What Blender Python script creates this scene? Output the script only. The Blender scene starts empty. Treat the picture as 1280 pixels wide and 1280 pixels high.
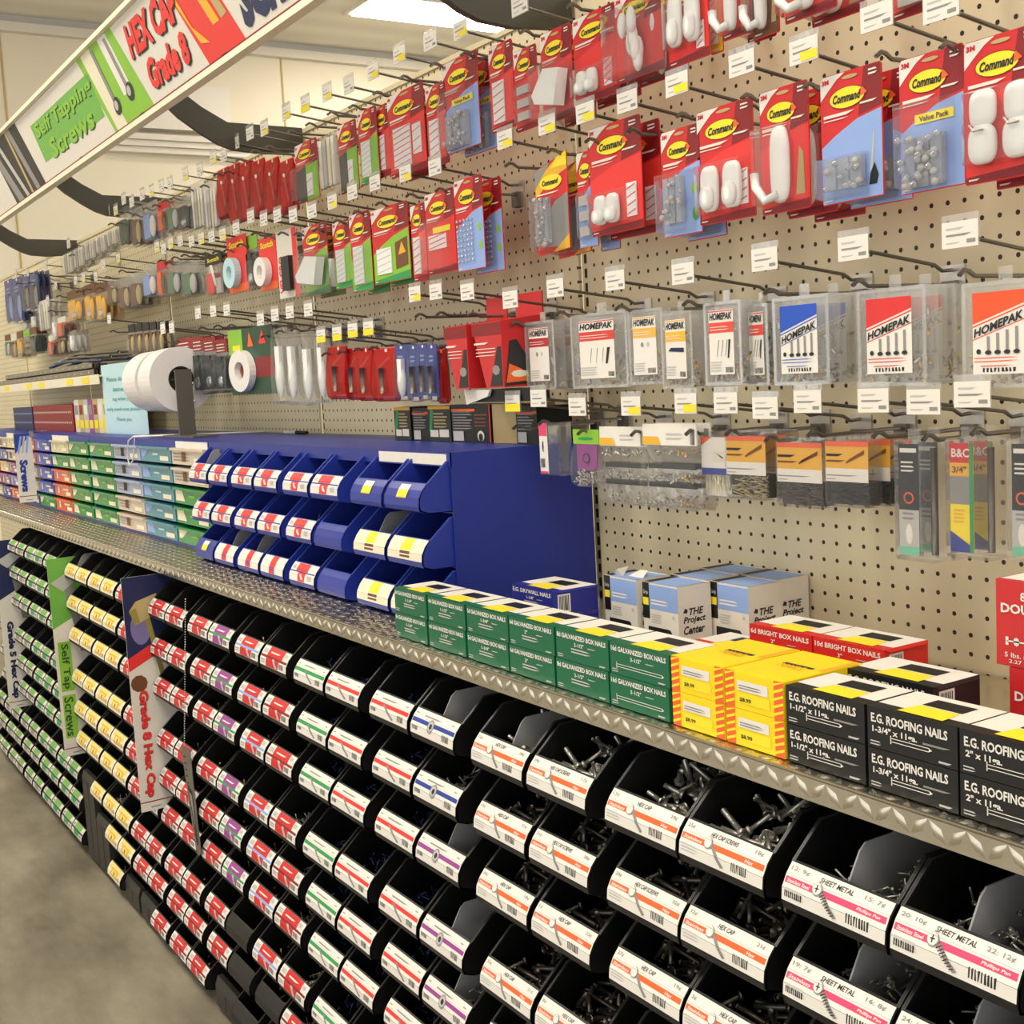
import bpy, math, random
from mathutils import Matrix
S = 0.0254
sc = bpy.context.scene
COL = sc.collection
# ---------------- camera, world, exposure ----------------
R = [[0.5372518202619685, 0.8416483444726515, -0.05466759434662033], [0.06316364936339186, -0.1047844581910351, -0.9924870632510582], [-0.8410534079499947, 0.5297624765572364, -0.1094572218158476]]
cd = bpy.data.cameras.new('camera'); cam = bpy.data.objects.new('camera', cd); COL.objects.link(cam)
cd.sensor_width = 36; cd.lens = 1551.4 / 1280 * 36; cd.clip_start = .05; cd.clip_end = 100
M = Matrix.Identity(4)
for i in range(3):
    M[i][0] = R[0][i]; M[i][1] = -R[1][i]; M[i][2] = -R[2][i]
    M[i][3] = (71.7176, -53.1533, 58.0022)[i] * S
cam.matrix_world = M; sc.camera = cam
w = bpy.data.worlds.new('world'); sc.world = w; w.use_nodes = True
w.node_tree.nodes['Background'].inputs[0].default_value = (1.0, .965, .91, 1)
w.node_tree.nodes['Background'].inputs[1].default_value = 1.25
sc.view_settings.view_transform = 'Standard'; sc.view_settings.look = 'None'
sc.view_settings.gamma = 1; sc.view_settings.exposure = 0.12; sc.view_settings.use_curve_mapping = False
LIGHT_POWER = 26.0
# ---------------- helpers ----------------
def lin(c):
    c = c / 255
    return c / 12.92 if c <= .04045 else ((c + .055) / 1.055) ** 2.4
MATS = {}
def mat(name, rgb, rough=.5, metal=0., var=.04, scale=60, bump=0., emit=0., spec=.5):
    if name in MATS: return MATS[name]
    m = bpy.data.materials.new(name); m.use_nodes = True; nt = m.node_tree; b = nt.nodes['Principled BSDF']
    c = tuple(lin(x) for x in rgb)
    tc = nt.nodes.new('ShaderNodeTexCoord'); no = nt.nodes.new('ShaderNodeTexNoise'); no.inputs['Scale'].default_value = scale
    nt.links.new(tc.outputs['Object'], no.inputs['Vector'])
    mx = nt.nodes.new('ShaderNodeMix'); mx.data_type = 'RGBA'
    mx.inputs[6].default_value = tuple(max(0, x * (1 - var)) for x in c) + (1,)
    mx.inputs[7].default_value = tuple(min(1, x * (1 + var)) for x in c) + (1,)
    nt.links.new(no.outputs['Fac'], mx.inputs[0]); nt.links.new(mx.outputs[2], b.inputs['Base Color'])
    b.inputs['Roughness'].default_value = rough; b.inputs['Metallic'].default_value = metal
    b.inputs['Specular IOR Level'].default_value = spec
    if bump:
        bp = nt.nodes.new('ShaderNodeBump'); bp.inputs['Strength'].default_value = bump; bp.inputs['Distance'].default_value = .002
        nt.links.new(no.outputs['Fac'], bp.inputs['Height']); nt.links.new(bp.outputs[0], b.inputs['Normal'])
    if emit:
        b.inputs['Emission Color'].default_value = c + (1,); b.inputs['Emission Strength'].default_value = emit
    MATS[name] = m; return m
def film(name, rgb, milk, rough=.12):
    m = bpy.data.materials.new(name); m.use_nodes = True; nt = m.node_tree; nt.nodes.clear()
    o = nt.nodes.new('ShaderNodeOutputMaterial'); c = tuple(lin(x) for x in rgb) + (1,)
    t = nt.nodes.new('ShaderNodeBsdfTransparent'); t.inputs[0].default_value = (tuple(.5 + .5 * x for x in c[:3]) if milk > .4 else (1, 1, 1)) + (1,)
    d0 = nt.nodes.new('ShaderNodeBsdfDiffuse'); d0.inputs[0].default_value = c
    tl = nt.nodes.new('ShaderNodeBsdfTranslucent'); tl.inputs[0].default_value = c
    d = nt.nodes.new('ShaderNodeMixShader'); d.inputs[0].default_value = .4; nt.links.new(d0.outputs[0], d.inputs[1]); nt.links.new(tl.outputs[0], d.inputs[2])
    g = nt.nodes.new('ShaderNodeBsdfGlossy'); g.inputs['Roughness'].default_value = rough
    no = nt.nodes.new('ShaderNodeTexNoise'); no.inputs['Scale'].default_value = 45
    tc = nt.nodes.new('ShaderNodeTexCoord'); nt.links.new(tc.outputs['Object'], no.inputs['Vector'])
    bp = nt.nodes.new('ShaderNodeBump'); bp.inputs['Strength'].default_value = .35; bp.inputs['Distance'].default_value = .003
    nt.links.new(no.outputs['Fac'], bp.inputs['Height']); nt.links.new(bp.outputs[0], g.inputs['Normal'])
    m1 = nt.nodes.new('ShaderNodeMixShader'); m1.inputs[0].default_value = milk
    nt.links.new(t.outputs[0], m1.inputs[1]); nt.links.new(d.outputs[0], m1.inputs[2])
    fr = nt.nodes.new('ShaderNodeFresnel'); fr.inputs[0].default_value = 1.45; nt.links.new(bp.outputs[0], fr.inputs['Normal'])
    hf = nt.nodes.new('ShaderNodeMath'); hf.operation = 'MULTIPLY'; hf.inputs[1].default_value = .55; nt.links.new(fr.outputs[0], hf.inputs[0])
    m2 = nt.nodes.new('ShaderNodeMixShader'); nt.links.new(hf.outputs[0], m2.inputs[0])
    nt.links.new(m1.outputs[0], m2.inputs[1]); nt.links.new(g.outputs[0], m2.inputs[2]); nt.links.new(m2.outputs[0], o.inputs[0])
    MATS[name] = m; return m
P = {  # paper / paint / plastic colours (sRGB)
 'white': (230, 225, 216), 'offwhite': (222, 216, 204), 'black': (14, 14, 15), 'ink': (35, 33, 34), 'grey': (140, 138, 135), 'lgrey': (190, 188, 184),
 'red': (206, 32, 34), 'bred': (228, 50, 44), 'maroon': (132, 16, 24), 'yellow': (244, 222, 40), 'gold': (232, 176, 40), 'orange': (238, 100, 40),
 'blue': (34, 58, 150), 'lblue': (140, 168, 222), 'navy': (22, 32, 78), 'green': (16, 96, 66), 'lime': (134, 190, 52), 'dgreen': (30, 70, 48), 'teal': (60, 160, 160),
 'pink': (226, 70, 110), 'purple': (150, 60, 140), 'brown': (110, 66, 30), 'tan': (186, 164, 110), 'cream': (232, 224, 196), 'mint': (120, 200, 170),
 'bgreen': (40, 150, 80), 'cyan': (188, 222, 228), 'bin': (9, 9, 10), 'binblue': (34, 52, 148), 'cabblue': (30, 48, 140), 'hookw': (236, 236, 232), 'signgreen': (110, 176, 70)}
PR = {'bin': .45, 'binblue': .35, 'cabblue': .4, 'hookw': .3, 'white': .55}
def pm(n): return mat('print_' + n, P[n], PR.get(n, .5), var=.03)
STEEL = lambda: mat('steel', (206, 202, 192), .34, .75, .15, 90)
DSTEEL = lambda: mat('dark_steel', (104, 98, 90), .36, .75, .2, 90)
ZINC = lambda: mat('zinc_wire', (128, 124, 118), .35, .85, .1, 90)
BRASS = lambda: mat('brass', (214, 170, 80), .3, 1., .15, 90)
BLUEZ = lambda: mat('blue_screw', (46, 66, 110), .35, .6, .2, 90)
CLEAR = lambda: MATS.get('clear_film') or film('clear_film', (248, 248, 252), .06)
MILK = lambda: MATS.get('milky_case') or film('milky_case', (252, 252, 250), .2)
RFILM = lambda: MATS.get('red_film') or film('red_film', (215, 50, 50), .45)
def g(n):
    return {'CLEARB': lambda: MATS['crystal'], 'STEEL': STEEL, 'DSTEEL': DSTEEL, 'ZINC': ZINC, 'BRASS': BRASS, 'BLUEZ': BLUEZ, 'CLEAR': CLEAR, 'MILK': MILK, 'RFILM': RFILM}[n]() if n.isupper() else (MATS[n] if n in MATS else pm(n))
TXT = {}
def text(s, bold=0, shear=0):
    k = (s, bold, shear)
    if k not in TXT:
        c = bpy.data.curves.new('t', 'FONT'); c.body = s; c.offset = bold; c.shear = shear; c.resolution_u = 2; c.align_x = 'LEFT'
        o = bpy.data.objects.new('t', c); me = bpy.data.meshes.new_from_object(o)
        v = [(q.co.x, q.co.y) for q in me.vertices]; f = [tuple(p.vertices) for p in me.polygons]
        bpy.data.objects.remove(o); bpy.data.curves.remove(c); bpy.data.meshes.remove(me)
        xs = [a for a, b in v]; ys = [b for a, b in v]; x0, x1, y0, y1 = min(xs), max(xs), min(ys), max(ys)
        TXT[k] = ([((a - x0) / (x1 - x0), (b - y0) / (y1 - y0)) for a, b in v], f)
    return TXT[k]
class B:
    def __init__(s): s.v = []; s.f = []; s.m = []; s.ms = []; s.sm = []
    def mi(s, n):
        if n not in s.ms: s.ms.append(n)
        return s.ms.index(n)
    def poly(s, pts, n, smooth=False):
        k = len(s.v); s.v += [tuple(p) for p in pts]; s.f.append(tuple(range(k, k + len(pts)))); s.m.append(s.mi(n)); s.sm.append(smooth)
    def mesh(s, vs, fs, n, smooth=False):
        k = len(s.v); s.v += [tuple(p) for p in vs]; i = s.mi(n)
        for f in fs: s.f.append(tuple(k + a for a in f)); s.m.append(i); s.sm.append(smooth)
    def box(s, x0, y0, z0, x1, y1, z1, n):
        v = [(x, y, z) for x in (x0, x1) for y in (y0, y1) for z in (z0, z1)]
        s.mesh(v, [(0, 1, 3, 2), (4, 6, 7, 5), (0, 4, 5, 1), (2, 3, 7, 6), (0, 2, 6, 4), (1, 5, 7, 3)], n)
    def prism(s, prof, a0, a1, n, ax='x'):   # prof in the other two axes
        k = len(prof); mk = {'x': lambda a, p: (a, p[0], p[1]), 'y': lambda a, p: (p[0], a, p[1]), 'z': lambda a, p: (p[0], p[1], a)}[ax]
        v = [mk(a0, p) for p in prof] + [mk(a1, p) for p in prof]
        f = [tuple(range(k)), tuple(range(2 * k - 1, k - 1, -1))] + [(i, i + k, (i + 1) % k + k, (i + 1) % k) for i in range(k)]
        s.mesh(v, f, n)
    def tube(s, pts, r, n, k=6):
        from mathutils import Vector
        P_ = [Vector(p) for p in pts]; v = []; f = []
        up = Vector((.13, .21, .97))
        for i, p in enumerate(P_):
            d = (P_[min(i + 1, len(P_) - 1)] - P_[max(i - 1, 0)]).normalized()
            a = d.cross(up); a = a.normalized() if a.length > 1e-4 else Vector((1, 0, 0)); b = d.cross(a)
            for j in range(k):
                t = 2 * math.pi * j / k; v.append(p + a * (r * math.cos(t)) + b * (r * math.sin(t)))
        for i in range(len(P_) - 1):
            for j in range(k): f.append((i * k + j, i * k + (j + 1) % k, (i + 1) * k + (j + 1) % k, (i + 1) * k + j))
        f += [tuple(range(k)), tuple(range(len(v) - 1, len(v) - 1 - k, -1))]
        s.mesh(v, f, n, True)
    def ell(s, c, r, n, nu=10, nv=6, sq=1.):
        v = []; f = []; pw = lambda q: math.copysign(abs(q) ** sq, q)
        for i in range(nv + 1):
            t = math.pi * i / nv
            for j in range(nu):
                p = 2 * math.pi * j / nu; v.append((c[0] + r[0] * pw(math.sin(t)) * math.cos(p), c[1] + r[1] * pw(math.sin(t)) * math.sin(p), c[2] + r[2] * pw(math.cos(t))))
        for i in range(nv):
            for j in range(nu): f.append((i * nu + j, i * nu + (j + 1) % nu, (i + 1) * nu + (j + 1) % nu, (i + 1) * nu + j))
        s.mesh(v, f, n, True)
    def data(s, name):
        me = bpy.data.meshes.new(name); me.from_pydata([(a * S, b * S, c * S) for a, b, c in s.v], [], s.f)
        for n in s.ms: me.materials.append(g(n))
        me.polygons.foreach_set('material_index', s.m); me.polygons.foreach_set('use_smooth', s.sm); me.update(); return me
class Art:    # flat printing on a surface: fn(u, v, layer) -> point
    def __init__(s, b, fn, t=.012, nv=1, bands=None): s.b = b; s.fn = fn; s.t = t; s.nv = nv; s.bands = bands
    def rect(s, u0, v0, u1, v1, n, l=1):
        if s.bands: return s._clip([(u0, v0), (u1, v0), (u1, v1), (u0, v1)], n, l)
        k = s.nv
        for i in range(k):
            a = v0 + (v1 - v0) * i / k; c = v0 + (v1 - v0) * (i + 1) / k
            s.b.poly([s.fn(u0, a, l * s.t), s.fn(u1, a, l * s.t), s.fn(u1, c, l * s.t), s.fn(u0, c, l * s.t)], n)
    def poly(s, pts, n, l=1):
        if s.bands: return s._clip(pts, n, l)
        s.b.poly([s.fn(u, v, l * s.t) for u, v in pts], n)
    def _clip(s, pts, n, l):
        br = [99.] + s.bands + [-99.]
        for i in range(len(br) - 1):
            hi, lo = br[i], br[i + 1]; q = pts
            for lim, sg in ((hi, -1), (lo, 1)):
                o = []
                for j in range(len(q)):
                    a, c = q[j - 1], q[j]; ia = (a[1] - lim) * sg >= 0; ic = (c[1] - lim) * sg >= 0
                    if ia != ic: t = (lim - a[1]) / (c[1] - a[1]); o.append((a[0] + t * (c[0] - a[0]), lim))
                    if ic: o.append(c)
                q = o
                if len(q) < 3: break
            if len(q) >= 3:
                e = 1e-5; m = (max(p[1] for p in q) + min(p[1] for p in q)) / 2
                s.b.poly([s.fn(p[0], p[1] + (e if p[1] < m else -e), l * s.t) for p in q], n)
    def ell(s, u, v, a, c, n, l=1, k=20): s.poly([(u + a * math.cos(6.2832 * i / k), v + c * math.sin(6.2832 * i / k)) for i in range(k)], n, l)
    def txt(s, t, u, v, w_, h, n, l=3, bold=.02, shear=0, rot=0):
        vs, fs = text(t, bold, shear)
        m = {0: lambda a, c: (u + a * w_, v + c * h), -90: lambda a, c: (u + c * h, v - a * w_), 90: lambda a, c: (u - c * h, v + a * w_)}[rot]
        s.b.mesh([s.fn(*m(a, c), l * s.t) for a, c in vs], fs, n)
    def lines(s, u0, v0, u1, v1, k, n, l=2, fill=.45, seed=1):
        r = random.Random(seed); dv = (v1 - v0) / k
        for i in range(k):
            a = v0 + dv * i; s.b.poly([s.fn(u0, a, l * s.t), s.fn(u0 + (u1 - u0) * r.uniform(.65, 1), a, l * s.t), s.fn(u0 + (u1 - u0) * r.uniform(.65, 1), a + dv * fill, l * s.t), s.fn(u0, a + dv * fill, l * s.t)], n)
    def bars(s, u0, v0, u1, v1, n='ink', l=2, k=9, seed=3):
        r = random.Random(seed); u = u0; d = (u1 - u0) / k
        for i in range(k): s.poly([(u, v0), (u + d * r.uniform(.3, .8), v0), (u + d * r.uniform(.3, .8), v1), (u, v1)], n, l); u += d
def wall(x, y, z): return lambda u, v, l: (x + u, y - l, z + v)
def top(x, y, z): return lambda u, v, l: (x + u, y + v, z + l)
def side(x, y, z): return lambda u, v, l: (x + l, y + u, z + v)
def tagit(o, label=None, cat=None, group=None, kind=None):
    if label: o['label'] = label
    if cat: o['category'] = cat
    if group: o['group'] = group
    if kind: o['kind'] = kind
    return o
def obj(name, data, parent=None, loc=(0, 0, 0), rz=0.):
    if isinstance(data, B): data = data.data(name)
    o = bpy.data.objects.new(name, data); COL.objects.link(o); o.location = tuple(a * S for a in loc); o.rotation_euler = (0, 0, rz)
    if parent: o.parent = parent
    return o
def thing(name, label, cat, loc, rz=0., group=None):
    return tagit(obj(name, None, None, loc, rz), label, cat, group)
def copy_tree(o, loc, label, group=None, rz=None):
    c = o.copy(); COL.objects.link(c); c.location = tuple(a * S for a in loc); c['label'] = label
    if group: c['group'] = group
    if rz is not None: c.rotation_euler = (0, 0, rz)
    for ch in o.children:
        d = ch.copy(); COL.objects.link(d); d.parent = c
        for e in ch.children:
            f = e.copy(); COL.objects.link(f); f.parent = d
    return c
ORD = ['first', 'second', 'third', 'fourth', 'fifth', 'sixth', 'seventh', 'eighth', 'ninth', 'tenth', 'eleventh', 'twelfth']
# ---------------- room ----------------
def node_mat(name, build, rough=.5, metal=0.):
    m = bpy.data.materials.new(name); m.use_nodes = True; b = m.node_tree.nodes['Principled BSDF']; b.inputs['Roughness'].default_value = rough; b.inputs['Metallic'].default_value = metal
    build(m.node_tree, b); MATS[name] = m; return m
def concrete(nt, b):
    tc = nt.nodes.new('ShaderNodeTexCoord'); mp = nt.nodes.new('ShaderNodeMapping'); mp.inputs['Scale'].default_value = (1, 2.2, 1)
    n1 = nt.nodes.new('ShaderNodeTexNoise'); n1.inputs['Scale'].default_value = 2.2; n1.inputs['Detail'].default_value = 9; n1.inputs['Roughness'].default_value = .62
    cr = nt.nodes.new('ShaderNodeValToRGB'); cr.color_ramp.elements[0].position = .3; cr.color_ramp.elements[1].position = .72
    cr.color_ramp.elements[0].color = (lin(98), lin(90), lin(76), 1); cr.color_ramp.elements[1].color = (lin(166), lin(158), lin(138), 1)
    nt.links.new(tc.outputs['Object'], mp.inputs[0]); nt.links.new(mp.outputs[0], n1.inputs['Vector']); nt.links.new(n1.outputs['Fac'], cr.inputs[0]); nt.links.new(cr.outputs[0], b.inputs['Base Color'])
node_mat('concrete', concrete, .38)
def peg(nt, b):
    tc = nt.nodes.new('ShaderNodeTexCoord'); sx = nt.nodes.new('ShaderNodeSeparateXYZ'); nt.links.new(tc.outputs['Object'], sx.inputs[0])
    def mth(op, a, c=None):
        n = nt.nodes.new('ShaderNodeMath'); n.operation = op
        if isinstance(a, (int, float)): n.inputs[0].default_value = a
        else: nt.links.new(a, n.inputs[0])
        if c is not None:
            if isinstance(c, (int, float)): n.inputs[1].default_value = c
            else: nt.links.new(c, n.inputs[1])
        return n.outputs[0]
    def cell(o, off):
        a = mth('ADD', mth('DIVIDE', o, S), off); a = mth('SUBTRACT', mth('FRACT', a), .5); return mth('MULTIPLY', a, a)
    d = mth('SQRT', mth('ADD', cell(sx.outputs[0], 1000.5), cell(sx.outputs[2], .5)))
    hole = mth('LESS_THAN', d, .125)
    no = nt.nodes.new('ShaderNodeTexNoise'); no.inputs['Scale'].default_value = 3; nt.links.new(tc.outputs['Object'], no.inputs['Vector'])
    cr = nt.nodes.new('ShaderNodeValToRGB'); cr.color_ramp.elements[0].color = (lin(208), lin(196), lin(160), 1); cr.color_ramp.elements[1].color = (lin(220), lin(209), lin(176), 1)
    nt.links.new(no.outputs['Fac'], cr.inputs[0])
    mx = nt.nodes.new('ShaderNodeMix'); mx.data_type = 'RGBA'; nt.links.new(hole, mx.inputs[0]); nt.links.new(cr.outputs[0], mx.inputs[6]); mx.inputs[7].default_value = (.02, .013, .008, 1)
    nt.links.new(mx.outputs[2], b.inputs['Base Color'])
node_mat('pegboard', peg, .45)
def ceil_(nt, b):
    tc = nt.nodes.new('ShaderNodeTexCoord'); wv = nt.nodes.new('ShaderNodeTexWave'); wv.inputs['Scale'].default_value = .9; wv.bands_direction = 'X'
    cr = nt.nodes.new('ShaderNodeValToRGB'); cr.color_ramp.elements[0].color = (lin(216), lin(212), lin(200), 1); cr.color_ramp.elements[1].color = (lin(228), lin(224), lin(212), 1)
    nt.links.new(tc.outputs['Object'], wv.inputs['Vector']); nt.links.new(wv.outputs['Fac'], cr.inputs[0]); nt.links.new(cr.outputs[0], b.inputs['Base Color'])
node_mat('ceiling_panel', ceil_, .7)
def wallm(nt, b):
    tc = nt.nodes.new('ShaderNodeTexCoord'); no = nt.nodes.new('ShaderNodeTexNoise'); no.inputs['Scale'].default_value = 1.5; nt.links.new(tc.outputs['Object'], no.inputs['Vector'])
    cr = nt.nodes.new('ShaderNodeValToRGB'); cr.color_ramp.elements[0].color = (lin(226), lin(216), lin(194), 1); cr.color_ramp.elements[1].color = (lin(236), lin(228), lin(208), 1)
    nt.links.new(no.outputs['Fac'], cr.inputs[0]); nt.links.new(cr.outputs[0], b.inputs['Base Color'])
node_mat('wall_paint', wallm, .7)
def sbox(name, a, n):
    b = B(); b.box(*a, n); return tagit(obj(name, b), kind='structure')
sbox('floor', (-300, -260, -4, 170, 400, 0), 'concrete')
sbox('ceiling', (-300, -260, 164, 170, 400, 168), 'ceiling_panel')
b = B(); b.box(-304, -260, 0, -300, 400, 164, 'wall_paint')
for y in (-60, 22.5, 105, 187, 270): b.box(-300, y, 0, -299.7, y + .5, 164, 'tan')
tagit(obj('wall_far', b), kind='structure')
b = B(); b.box(-300, -260, 159.5, -297.5, 400, 162, 'offwhite'); b.box(-300, -260, 162, -298.5, 400, 164, 'lgrey'); tagit(obj('trim_1', b), kind='structure')
sbox('wall_back', (-304, 400, 0, 170, 404, 164), 'wall_paint')
# ceiling lights
mat('tube_glow', (255, 246, 230), .5, emit=LIGHT_POWER)
def ceiling_light(x, y, label, proto=[None]):
    if proto[0] is None:
        t = thing('ceiling_light', label, 'light', (x, y, 164), group='fluorescent ceiling lights'); proto[0] = t
        b = B(); b.prism([(-11, 0), (-11, -.6), (-10, -.9), (10, -.9), (11, -.6), (11, 0)], -30, 30, 'white', 'y'); obj('housing', b, t)
        b = B(); b.box(-9, -28.5, -1.3, 9, 28.5, -.9, 'tube_glow'); obj('diffuser', b, t)
    else: copy_tree(proto[0], (x, y, 164), label)
ceiling_light(-252, 140, 'fluorescent ceiling light glowing near the top of the far wall')
k = 0
for x in (-190, -90, 10, 110):
    for y in (-75, 150):
        ceiling_light(x, y, 'fluorescent ceiling light, %s from the far wall %s' % (ORD[k // 2], 'over the aisle' if y < 0 else 'beyond the pegboard')); k += 1
t = thing('wall_cabinet', 'white box unit mounted high on the far cream wall', 'wall unit', (-300, 70, 136))
b = B(); b.box(0, -22, -1, 5, 16, 12, 'white'); obj('cover', b, t)
b = B()
for i in range(3): b.box(0, -24, -4.2 - i * 1.7, 5 - i, 22, -2.55 - i * 1.7, 'offwhite')
obj('ledge', b, t)
# ---------------- pegboard gondola ----------------
SEC = [(-0.8, 46.2, 'nearest the camera, behind the branded cards'), (-48.4, -1.9, 'second from the camera, left of the board seam'), (-96, -49.6, 'third from the camera, behind the tape rolls'),
       (-143.2, -97.2, 'fourth from the camera, above the steel strip shelf'), (-191, -144.6, 'farthest away at the left photo edge'), (-238.6, -192.2, 'past the left photo edge'), (47.4, 94, 'beyond the right photo edge')]
for i, (a, c, l) in enumerate(SEC):
    t = thing('pegboard_gondola', 'tan perforated pegboard panel, ' + l, 'pegboard', (0, 0, 46.4))
    b = B(); b.box(a, 0, -46.2, c, .25, 37.2, 'pegboard'); obj('perforated_board', b, t)
    b = B(); b.box(c + .05, .3, -46.4, c + 1.0, 1.3, 37.4, 'post_tan')
    mat('post_tan', (206, 194, 158), .4)
    for k in range(80): b.box(c + .35, .27, -45 + k * 1.02, c + .62, .32, -44.35 + k * 1.02, 'black')
    if i < 6: obj('slotted_post', b, t)
    b = B(); b.box(a, -.15, 37.2, c, .6, 37.6, 'post_tan'); obj('top_channel', b, t)
# curved sign arms
mat('arm_paint', (62, 58, 44), .45)
prof = [(0, 84.2), (-7.9, 84.3), (-10.4, 85.6), (-12.4, 87), (-14, 88.6), (-15.2, 91), (-16.2, 91), (-15.6, 88.4), (-14.4, 86.1), (-12.7, 84.5), (-10.6, 83.1), (-9, 82.2), (-7.5, 81.7), (-5, 81.5), (-.8, 81.8), (0, 82.2)]
for x, l in ((-1.6, 'nearest the camera at photo top'), (-49.1, 'second from the camera, above the red striped packs'), (-96.5, 'third from the camera, over the far hooks'), (-143.7, 'fourth from the camera, lowest at left')):
    b = B(); b.prism([(y, z - 84) for y, z in prof], -.35, .35, 'arm_paint'); o = obj('sign_bracket', b, None, (x, 0, 84)); tagit(o, 'curved dark arm of the long sign, ' + l, 'bracket', 'curved sign arms')
# ---------------- long overhead sign ----------------
t = thing('overhead_sign', 'long tilted header sign with HEX CAP Grade 8 lettering along the aisle', 'sign', (-60, -15, 84.9))
b = B(); X0, X1 = -125, 75
b.prism([(0, 0), (-2, 9.2), (-1.5, 9.4), (.5, 0)], X0, X1, 'cream')
A_ = Art(b, lambda u, v, l: (u + 60, -.2169 * v - l, .9762 * v - .2169 * l), .02)
def para(x0, x1, n, l=1, v0=.55, v1=9.2, k=-7.): A_.poly([(x0, v0), (x1, v0), (x1 + k, v1), (x0 + k, v1)], n, l)
A_.rect(-185, .35, 15, 9.2, 'offwhite', 1)
para(-113, -95, 'ink', 2, k=-6); para(-111, -108, 'grey', 3, k=-9); para(-106, -104.5, 'lgrey', 3, k=-9); para(-100, -98, 'grey', 3, k=-7); para(-103, -102, 'tan', 3, k=-5)
A_.poly([(-92, 2.6), (-64, 2.6), (-65.5, 7.4), (-94, 7.4)], 'signgreen', 2)
A_.txt('Self Tapping', -92.5, 5, 27, 2.2, 'lime', 4, .03); A_.txt('Screws', -88, 2.3, 20, 2.3, 'lime', 4, .03)
A_.txt('Self Tapping', -92.2, 4.85, 27, 2.2, 'dgreen', 3, .03); A_.txt('Screws', -87.7, 2.15, 20, 2.3, 'dgreen', 3, .03)
para(-62, -48.5, 'lime', 2, k=-6); para(-61, -57.5, 'cream', 3, k=-5.2); para(-56, -53, 'white', 3, v0=3, k=-3.4)
for u0, dv in ((-59.5, 0), (-54.5, .4)):
    A_.poly([(u0, 2.6 + dv), (u0 + .8, 2.6 + dv), (u0 - 2.2, 8.8), (u0 - 3, 8.8)], 'grey', 5); A_.ell(u0 + .6, 2.6 + dv, 1.1, .9, 'ink', 5); A_.ell(u0 + .4, 2.7 + dv, .6, .5, 'lgrey', 6)
A_.txt('HEX CAP', -50.6, 5.2, 14.5, 3.1, 'bred', 5, .05); A_.txt('HEX CAP', -50.3, 5.0, 14.5, 3.1, 'black', 4, .05)
A_.txt('Grade 8', -47.6, 1.6, 11.5, 2.8, 'bred', 5, .05); A_.txt('Grade 8', -47.3, 1.4, 11.5, 2.8, 'black', 4, .05)
para(-32.5, -24, 'bred', 2, k=-6); A_.poly([(-37.5, 9.2), (-34, 4), (-31, 2), (-33, 2.4), (-38.5, 9.2)], 'gold', 4)
A_.poly([(-29.5, 3), (-28, 3), (-32, 8.6), (-33.5, 8.6)], 'gold', 3); A_.poly([(-27.5, 3), (-26.2, 3.2), (-30, 8.4), (-31, 8.2)], 'tan', 3); A_.ell(-29.4, 8, 1.4, 1.1, 'brown', 5)
A_.txt('SCREWS', -23.4, 1.0, 17, 4.4, 'navy', 4, .06)
A_.rect(-185, .42, 15, .56, 'maroon', 3)
para(-5, 6, 'lblue', 2, k=-6)
for x in (-77.5, -53, -29.5): A_.txt('®' if 0 else '-', x, .35, 1.2, .25, 'navy', 3)
obj('sign_face', b, t)
b = B(); b.box(X0, -.3, -.25, X1, .6, .3, 'cream'); b.box(X0, -2.5, 9.0, X1, -1.4, 9.5, 'cream'); obj('edge_rail', b, t)
# ---------------- tread plate counter ----------------
mat('tread_plate', (216, 210, 194), .27, 1., .1, 40)
t = thing('tread_plate_counter', 'long counter ledge covered in shiny diamond tread plate', 'counter', (0, 0, 41.5))
b = B(); b.box(-190, -18.1, -.12, 94, -.2, 0, 'tread_plate'); b.box(-190, -18.16, -1.0, 94, -18.0, .01, 'tread_plate')
def loz(x, y, z, a, pl, L=.43, W=.15):
    c, s_ = math.cos(a), math.sin(a)
    def q(u, v, h):
        du, dv = u * c - v * s_, u * s_ + v * c
        return (x + du, y + dv, z + h) if pl == 'top' else (x + du, y - h, z + dv)
    b.mesh([q(-L, 0, 0), q(0, -W, 0), q(L, 0, 0), q(0, W, 0), q(-L * .4, 0, .11), q(L * .4, 0, .11)], [(0, 1, 4), (1, 5, 4), (1, 2, 5), (2, 3, 5), (3, 4, 5), (3, 0, 4)], 'tread_plate', True)
for i in range(300):
    x = -189.5 + i * .82
    for j in range(8 if x < 3 else 2): loz(x, -17.75 + j * .8, 0, .785 if (i + j) % 2 else -.785, 'top', .5, .19)
    loz(x, -18.16, -.5, .785 if i % 2 else -.785, 'f', .56, .22)
b.tube([(-190, -18.08, -.02), (94, -18.08, -.02)], .1, 'tread_plate', 10)
obj('tread_plate_top', b, t)
b = B(); b.box(-190, -17.9, -1.0, 94, -.2, -.2, 'bin'); obj('underframe', b, t)
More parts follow.
